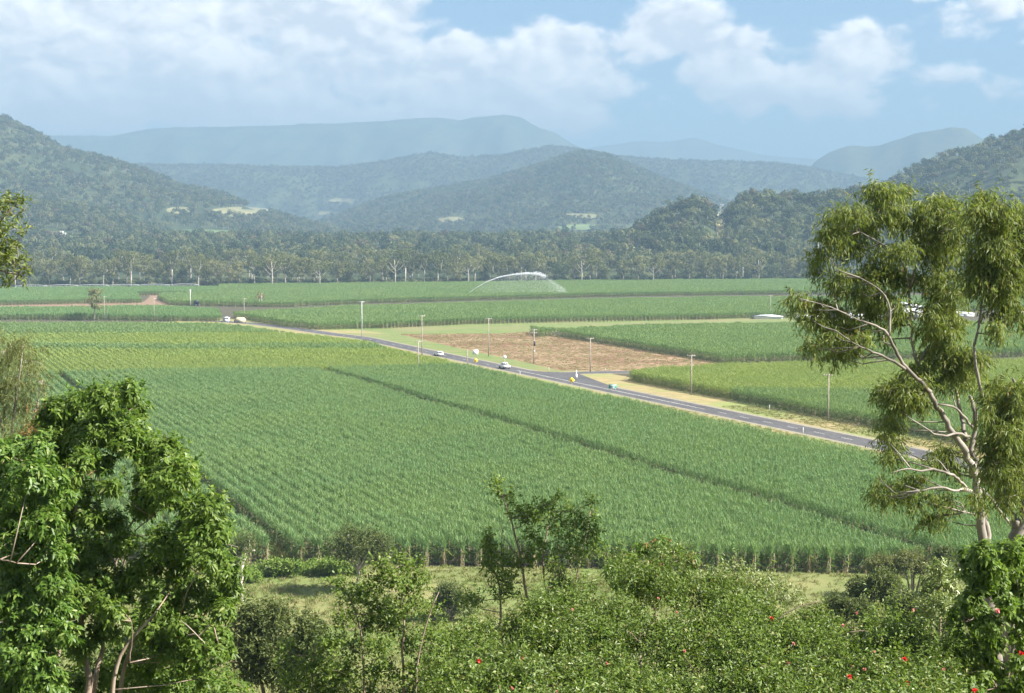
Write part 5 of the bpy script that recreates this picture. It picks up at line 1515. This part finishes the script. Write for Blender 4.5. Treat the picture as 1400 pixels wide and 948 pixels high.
ZX = lambda X, Y_: (600 + X / 4.742, 650 + Y_ / 4.742)
sapling(33, [[(735, 1010, 3), (728, 850, 2.2), (718, 800, 1.9), (712, 765, 1.7), (706, 735, 1.4), (697, 705, 1.1), (690, 685, .9), (680, 666, .6)],
             [(690, 1010, 2.4), (684, 850, 1.7), (684, 800, 1.4), (672, 775, 1.1), (665, 745, .8)],
             [(745, 1010, 2.4, .6), (748, 840, 1.6, .6), (741, 760, 1.3, .6), (748, 722, 1, .6), (755, 700, .7, .6)],
             [(780, 1010, 2.4, 1), (783, 840, 1.7, 1), (786, 790, 1.4, 1), (800, 740, 1.1, 1), (808, 695, .7, 1)],
             [(712, 770, 1.0), (690, 735, .8), (688, 740, .5)], [(728, 850, 1, -.4), (745, 815, .8, -.4), (758, 790, .5, -.5)], [(686, 760, .8), (686, 720, .5), (697, 722, .4)]],
        [(676, 662, 8, 9), (684, 676, 10, 8), (700, 675, 10, 9), (694, 690, 10, 8), (702, 702, 9, 8), (712, 705, 12, 9), (725, 697, 10, 9), (722, 713, 14, 9), (738, 706, 10, 12), (745, 697, 9, 10), (752, 688, 7, 8), (763, 681, 7, 5), (760, 710, 10, 11), (752, 722, 9, 8), (728, 735, 12, 14), (738, 750, 10, 12), (722, 760, 8, 8), (780, 700, 9, 9), (805, 690, 10, 9), (812, 700, 6, 9), (790, 715, 13, 12), (808, 725, 12, 12), (775, 733, 16, 14), (795, 745, 18, 14), (815, 745, 9, 14), (770, 755, 16, 13), (790, 765, 14, 10),
         (667, 738, 8, 11), (672, 752, 11, 11), (668, 770, 12, 12), (676, 785, 12, 10), (688, 765, 12, 11), (700, 775, 11, 14), (692, 795, 14, 12), (683, 810, 12, 10), (700, 812, 10, 12), (757, 775, 10, 14), (765, 795, 12, 14), (775, 815, 14, 14), (755, 810, 10, 10), (725, 770, 7, 7), (640, 820, 14, 12), (652, 818, 12, 10)],
        'spindly leafy sapling clump with thin pale stems in the middle of the foreground', 1250, M['sap'], .088, .042, 740)
sapling(30, [[(555, 1010, 2.6), (550, 900, 1.9), (553, 850, 1.6), (548, 800, 1.2), (545, 775, .8)], [(500, 1010, 2.2), (497, 900, 1.6), (490, 840, 1.2), (470, 805, .7)], [(565, 1000, 2, -.5), (572, 890, 1.4, -.5), (590, 830, 1, -.5), (600, 810, .6, -.5)], [(425, 1000, 1.8, .3), (428, 920, 1.2, .3), (430, 880, .8, .3)]],
        [(520, 775, 14, 10), (545, 770, 14, 12), (565, 780, 14, 14), (580, 795, 9, 10), (535, 795, 18, 14), (560, 805, 16, 12), (510, 800, 14, 14), (495, 810, 14, 12), (470, 800, 12, 9), (458, 795, 7, 6), (480, 820, 16, 14), (515, 830, 18, 14), (545, 830, 16, 16), (505, 850, 18, 14), (535, 855, 18, 14), (570, 830, 12, 12), (470, 850, 14, 14), (450, 880, 20, 16), (480, 885, 20, 16), (520, 885, 20, 16), (560, 880, 18, 16), (590, 870, 18, 18), (610, 880, 18, 16), (430, 910, 24, 18), (470, 920, 24, 18), (520, 920, 24, 18), (570, 920, 24, 18), (610, 920, 22, 18), (400, 930, 20, 16), (640, 870, 14, 12), (440, 945, 26, 16), (500, 950, 26, 16), (560, 950, 26, 16), (610, 950, 26, 16), (390, 890, 12, 14), (590, 835, 9, 10)],
        'leafy sapling thicket with red brown stems, left of the spindly clump', 2500, M['sap'], .085, .042, 520)

# ---- the big flowering shrub in the lower middle and right
top = np.array([(590, 880), (620, 860), (650, 845), (690, 835), (720, 828), (760, 800), (790, 775), (820, 762), (850, 752), (880, 736), (900, 732), (930, 742), (955, 760), (985, 775), (1010, 778), (1030, 790), (1070, 810), (1100, 820), (1140, 832), (1200, 840), (1260, 835), (1330, 830), (1420, 820)], float)


def thick(x0, x1, tops, n, r0, r1, Yt, Yb, dy=0):
    out_ = []
    for _ in range(n):
        x = rng.uniform(x0, x1); t0 = np.interp(x, tops[:, 0], tops[:, 1]) + dy; u_ = rng.uniform(0, 1) ** .85
        r = rng.uniform(r0, r1); y = t0 + r * .7 + u_ * (985 - t0 - r * .7)
        out_.append((x, y, r, r * .8, Yt + (Yb - Yt) * (y - 740) / 240 + rng.normal(0, .5)))
    return out_


def flower(x, y, Y, e, mat, r=.05):
    p = at(x, y, Y); n = 16; d = rand_dir(n); d[:, 1] -= .35; V, Q, T = leaves(np.repeat(p[None], n, 0), d, r * rng.uniform(.8, 1.1, n), r * .75, .1, seg=1)
    o = build('flower', V, [T], mat); child(o, e); return o


s1 = thick(600, 1015, top, 130, 20, 34, 27, 16)
e = plant('flowering_shrub', ground_at(820, 20), 'wide dense shrub with scattered red flowers in the lower middle', 'shrub')
tb = MB(); paths = []
for k in range(16):
    x = rng.uniform(640, 1000); paths.append(px_path([(x, 1010, 2.2, -2.6), (x + rng.uniform(-20, 20), 940, 1.6, -1.6), (x + rng.uniform(-30, 30), 890, 1.0, .9), (x + rng.uniform(-40, 40), 850, .4, 2.9)], 20, tb))
twigs_to(s1, paths, tb, .18, 2)
child(tb.build('stems', M['twig'], None), e); fol('leaves', M['shrub'], e, fol_twig(s1, 15000, .072, .026, 8, .15, .4))
fol('broader_leaves', M['broad2'], e, fol_whorl(s1[::6], 620, .085, .032, 7, .3)); fol('pale_leaves', M['pod'], e, fol_twig([(c[0], c[1] - 3, c[2], c[3], c[4]) for c in s1[2::4]], 300, .075, .022, 7, .2)); fol('upright_shoots', M['sap'], e, fol_twig([(c[0], c[1] - c[3] * .9, c[2] * .8, c[3] * .7, c[4]) for c in s1[1::3]], 420, .065, .024, 9, .4))
for k in range(14):      # bare arching twigs showing through
    x, y = rng.uniform(740, 1000), rng.uniform(840, 945); d = rng.uniform(-22, 22)
    if k == 0: tb = MB()
    Yk = 27 + (16 - 27) * (y - 740) / 240 - .35
    px_path([(x, y, .5), (x + d * .5, y - rng.uniform(4, 14), .45), (x + d, y - rng.uniform(0, 22), .25)], Yk, tb, 4)
child(tag(tb.build('dead_twigs', M['twig'], None), kind='stuff'), e)
FY = lambda y: 27 + (16 - 27) * (y - 740) / 240 - 1.15
for x, y, mt in ((724, 871, 'red'), (714, 899, 'red'), (715, 914, 'pink'), (655, 904, 'red'), (983, 923, 'red'), (900, 818, 'pink'), (926, 837, 'pink'), (936, 890, 'pink'), (700, 941, 'pink'), (830, 907, 'pink'), (782, 833, 'pink'), (762, 945, 'pink')):
    flower(x, y, FY(y), e, M[mt], .036 if mt == 'red' else .026)

# rusty leaved dome with pale pods behind it
s2 = [(c[0], c[1], c[2], c[3], 27.5 + rng.normal(0, .4)) for c in [(858, 762, 18, 12), (880, 748, 18, 12), (902, 742, 16, 12), (925, 752, 18, 12), (945, 765, 14, 14), (870, 775, 22, 16), (905, 770, 24, 18), (935, 785, 20, 16), (835, 775, 18, 14), (850, 795, 22, 16), (890, 800, 24, 18), (925, 810, 22, 16)]]
e = plant('shrub', ground_at(900, 27.5), 'leafy dome with rusty young leaves rising above the flowering shrub', 'shrub')
tb = MB(); paths = [px_path([(900, 1000, 3), (898, 860, 2.4), (890, 790, 1.4), (900, 750, .7)], 27.5, tb)]; twigs_to(s2, paths, tb, .5, 2)
child(tb.build('stems', M['twig'], None), e); fol('leaves', M['broad2'], e, fol_whorl(s2, 330, .14, .036, 7, .5)); fol('young_leaves', M['rust'], e, fol_whorl(s2[:7], 50, .10, .03, 7, .4))
# pale flowering spray shrub right of the dome
s3 = [(x, y, 14, 10, 25.5) for x, y in ((985, 785), (1005, 778), (1025, 790), (1045, 798), (975, 805), (1000, 803), (1025, 812), (960, 800), (1050, 815), (1065, 808), (1080, 822))]
e = plant('shrub', ground_at(1010, 25.5), 'shrub with pale whitish leaf tips right of the leafy dome', 'shrub')
tb = MB(); paths = [px_path([(1010, 1000, 3), (1012, 880, 2), (1008, 820, 1.2), (1005, 785, .6)], 25.5, tb)]; twigs_to(s3, paths, tb, .5, 2)
child(tb.build('stems', M['twig'], None), e); fol('leaves', M['pod'], e, fol_twig(s3, 420, .10, .022, 7, .2))

s4 = thick(1000, 1300, top, 105, 20, 34, 25, 15.5)
e = plant('flowering_shrub', ground_at(1130, 19), 'lower dense shrub with red and pink flowers, right of the pale tipped one', 'shrub')
tb = MB(); paths = []
for k in range(9):
    x = rng.uniform(1020, 1280); paths.append(px_path([(x, 1010, 2.2, -2.4), (x + rng.uniform(-20, 20), 940, 1.6, -1.0), (x + rng.uniform(-30, 30), 890, .9, 1.0), (x + rng.uniform(-40, 40), 860, .4, 2.4)], 19, tb))
twigs_to(s4, paths, tb, .18, 2)
child(tb.build('stems', M['twig'], None), e); fol('leaves', M['shrub'], e, fol_twig(s4, 11500, .070, .025, 8, .15, .4))
fol('broader_leaves', M['broad2'], e, fol_whorl(s4[::6], 620, .085, .032, 7, .3)); fol('pale_leaves', M['pod'], e, fol_twig([(c[0], c[1] - 3, c[2], c[3], c[4]) for c in s4[2::4]], 300, .075, .022, 7, .2)); fol('upright_shoots', M['sap'], e, fol_twig([(c[0], c[1] - c[3] * .9, c[2] * .8, c[3] * .7, c[4]) for c in s4[1::3]], 420, .065, .024, 9, .4))
tb = MB()
for pts in ([(1040, 878, .9), (1070, 905, 1), (1095, 935, .9)], [(1060, 850, .9), (1085, 832, .8), (1120, 822, .5)], [(1090, 915, .8), (1110, 890, .7), (1115, 885, .5)], [(1160, 865, .7), (1180, 862, .6), (1200, 868, .5)]): px_path(pts, 19.0, tb, 5)
for k in range(12):
    x, y = rng.uniform(1010, 1280), rng.uniform(855, 945); d = rng.uniform(-25, 25)
    px_path([(x, y, .5), (x + d * .5, y - rng.uniform(4, 12), .4), (x + d, y - rng.uniform(0, 18), .25)], 25 + (15.5 - 25) * (y - 740) / 240 - .35, tb, 4)
child(tag(tb.build('dead_twigs', M['twig'], None), kind='stuff'), e)
FY = lambda y: 25 + (15.5 - 25) * (y - 740) / 240 - 1.1
for x, y, mt in ((1055, 845, 'red'), (1164, 910, 'red'), (1162, 925, 'red'), (1236, 901, 'red'), (1240, 934, 'red'), (1182, 915, 'pink'), (1195, 891, 'pink'), (1171, 838, 'pink'), (1249, 834, 'pink'), (1153, 855, 'pink'), (1290, 915, 'pink'), (1085, 880, 'pink'), (1078, 906, 'pink')):
    flower(x, y, FY(y), e, M[mt], .038 if mt == 'red' else .027)

# broad leaved shrub in the lower right corner
CR = lambda X, Y_, R: (1000 + X / 3.078, 640 + Y_ / 3.078, R / 3.078, R / 3.078 * .85)
s5 = [CR(*c) for c in [(1000, 370, 40), (1060, 350, 46), (1120, 360, 44), (1180, 350, 50), (1230, 330, 44), (1010, 430, 46), (1080, 420, 50), (1150, 430, 50), (1210, 410, 50), (1040, 490, 44), (1110, 490, 44), (1180, 500, 46), (1000, 560, 44), (960, 610, 44), (1030, 600, 50), (1090, 650, 44), (1150, 570, 40), (1210, 600, 50), (970, 680, 50), (1040, 700, 50), (1110, 730, 40), (990, 760, 50), (1060, 800, 50), (930, 740, 44), (960, 840, 50), (1040, 880, 50), (1120, 850, 40), (1210, 700, 44), (1220, 820, 44), (900, 880, 50), (980, 930, 56), (1080, 950, 50), (1180, 930, 50), (880, 940, 50), (650, 880, 44), (720, 820, 44), (780, 770, 40), (800, 860, 50), (700, 930, 50), (840, 930, 50), (600, 930, 44), (860, 800, 40), (1240, 500, 50), (1250, 900, 50), (1250, 640, 50), (1250, 760, 50)]]
e = plant('corner_shrub', ground_at(1365, 18.5), 'bright broad leaved shrub with pale stems in the lower right corner', 'shrub')
tb = MB(); paths = []
CRp = lambda X, Y_, a, b: (1000 + X / 3.078, 640 + Y_ / 3.078)
br([(1170, 1150, 3.4), (1160, 880, 2.4), (1180, 760, 1.9), (1210, 640, 1.5), (1190, 560, 1.2), (1140, 480, .9), (1100, 430, .6)], CRp, 18.5)
br([(1175, 1150, 3.0, .3), (1190, 860, 2.0, .3), (1215, 720, 1.5, .3), (1215, 560, 1.2, .3), (1190, 400, .8, .3)], CRp, 18.5)
br([(1100, 1150, 2.6, .2), (1120, 920, 1.8, 0), (1060, 850, 1.4, -.2), (1020, 760, 1.0, -.2), (980, 650, .7, -.2)], CRp, 18.5)
br([(1165, 720, 1.2, -.4), (1150, 620, 1.0, -.4), (1150, 560, .6, -.4)], CRp, 18.5)
lc = jit(s5, 18.5, 1.1, 1.4); twigs_to(lc, paths, tb, .55, 1)
child(tb.build('stems', M['twig'], None), e); fol('leaves', M['broad'], e, fol_whorl(lc, 4200, .082, .034, 7, shell=.42))
flower(1364, 835, 17.6, e, M['pink'], .04); flower(1396, 893, 17.2, e, M['red'], .04); flower(1332, 943, 17.0, e, M['red'], .04)
# pale leaved bush left of it
s6 = [CR(*c) for c in [(880, 440, 40), (920, 470, 40), (860, 500, 44), (910, 530, 44), (830, 540, 40), (880, 580, 44), (820, 600, 36), (930, 590, 34), (840, 640, 36)]]
e = plant('shrub', ground_at(1285, 22), 'pale grey green bush between the flowering shrub and the corner shrub', 'shrub')
tb = MB(); paths = [px_path([(1285, 1000, 2.6), (1286, 880, 2), (1284, 820, 1.2), (1288, 790, .6)], 22, tb)]; lc = jit(s6, 22, .6); twigs_to(lc, paths, tb, .5, 2)
child(tb.build('stems', M['twig'], None), e); fol('leaves', M['pod'], e, fol_twig(lc, 520, .085, .028, 7, .15))

# ---- grass of the meadow, slope and verges
def tuft(n, h, wd, mat):
    P = np.c_[rng.normal(0, .16, (n, 2)), np.zeros(n)]; A = np.c_[rng.normal(0, .35, (n, 2)), np.ones(n)]
    V, Q, T = leaves(P, A, h * rng.uniform(.6, 1.2, n), wd, .25, seg=1); return build('grass_source', V, [T], mat, parent=0)


gs = [tuft(16, .55, .05, M['straw']) for _ in range(3)] + [tuft(16, .45, .05, M['greengrass']) for _ in range(3)]
GG = scatter_group(gs)
pts = np.c_[rng.uniform(-75, 75, 26000), rng.uniform(118, 172, 26000)]
pn = np.sin(pts[:, 0] * .13 + np.sin(pts[:, 1] * .2)) * np.sin(pts[:, 1] * .17)
edge = (pts - front_l) @ np.array((-fd[1], fd[0]))
pts = pts[in_view(pts, 60) & (edge < -.6) & (rng.uniform(0, 1, len(pts)) < .62 + .4 * pn)]
zz = np.array([hill_z(y) for y in pts[:, 1]]) + .012
sc = rng.uniform(.7, 1.5, len(pts))
scatter('grass', GG, 6, np.c_[pts, zz], rng.uniform(0, 6.28, len(pts)), np.c_[sc, sc, sc * .8], 'dry grass of the meadow below the cane', 'grass')
pts = np.c_[rng.uniform(-45, 45, 9000), rng.uniform(10, 118, 9000)]; pts = pts[in_view(pts, 200)]
zz = np.array([hill_z(y) for y in pts[:, 1]]) - .1; sc = rng.uniform(.8, 1.8, len(pts))
scatter('grass', GG, 6, np.c_[pts, zz], rng.uniform(0, 6.28, len(pts)), sc, 'rank grass on the slope under the shrubs', 'grass')
lp = np.array([st_pt(tL1 + rng.uniform(-1.9, 1.9), yy) for yy in rng.uniform(171, 400, 5200)])
scatter('grass', GG, 6, np.c_[lp, np.full(len(lp), .012)], rng.uniform(0, 6.28, len(lp)), rng.uniform(1.0, 1.9, len(lp)), 'weeds in the lane between the two cane blocks', 'grass')
tsrc = [tuft(14, .5, .06, M['straw']) for _ in range(4)]
TG = scatter_group(tsrc)
vp = []
for _ in range(9000):
    i = rng.integers(0, len(RP) - 1); t_ = RP[i + 1] - RP[i]; t_ = t_ / np.linalg.norm(t_); n_ = np.array((t_[1], -t_[0])); o_ = rng.choice([rng.uniform(5.6, 14), rng.uniform(-7.4, -5.2)], p=[.85, .15]); vp.append(RP[i] + t_ * rng.uniform(0, 6) + n_ * o_)
vp = np.array(vp); vp = vp[in_view(vp) & (vp[:, 1] < 330)]
scatter('grass', TG, 4, np.c_[vp, np.full(len(vp), .02)], rng.uniform(0, 6.28, len(vp)), np.c_[np.ones(len(vp)) * 1.2, np.ones(len(vp)) * 1.2, rng.uniform(.5, .9, len(vp))], 'dry grass along the road verge', 'grass')
# straw lying in windrows on the harvested field
bfp = np.array(bf); pts = np.c_[rng.uniform(bfp[:, 0].min(), bfp[:, 0].max(), 42000), rng.uniform(bfp[:, 1].min(), bfp[:, 1].max(), 42000)]
tt = pts @ V2; pts = pts[inside(bf, pts) & (np.sin(tt * 2 * PI / 1.85) + rng.normal(0, .7, len(tt)) > .25)]
scatter('straw', TG, 4, np.c_[pts, np.full(len(pts), .03)], rng.uniform(0, 6.28, len(pts)), np.c_[np.full(len(pts), 1.4), np.full(len(pts), 1.4), rng.uniform(.3, .7, len(pts))], 'pale cane straw lying on the harvested red field', 'straw')
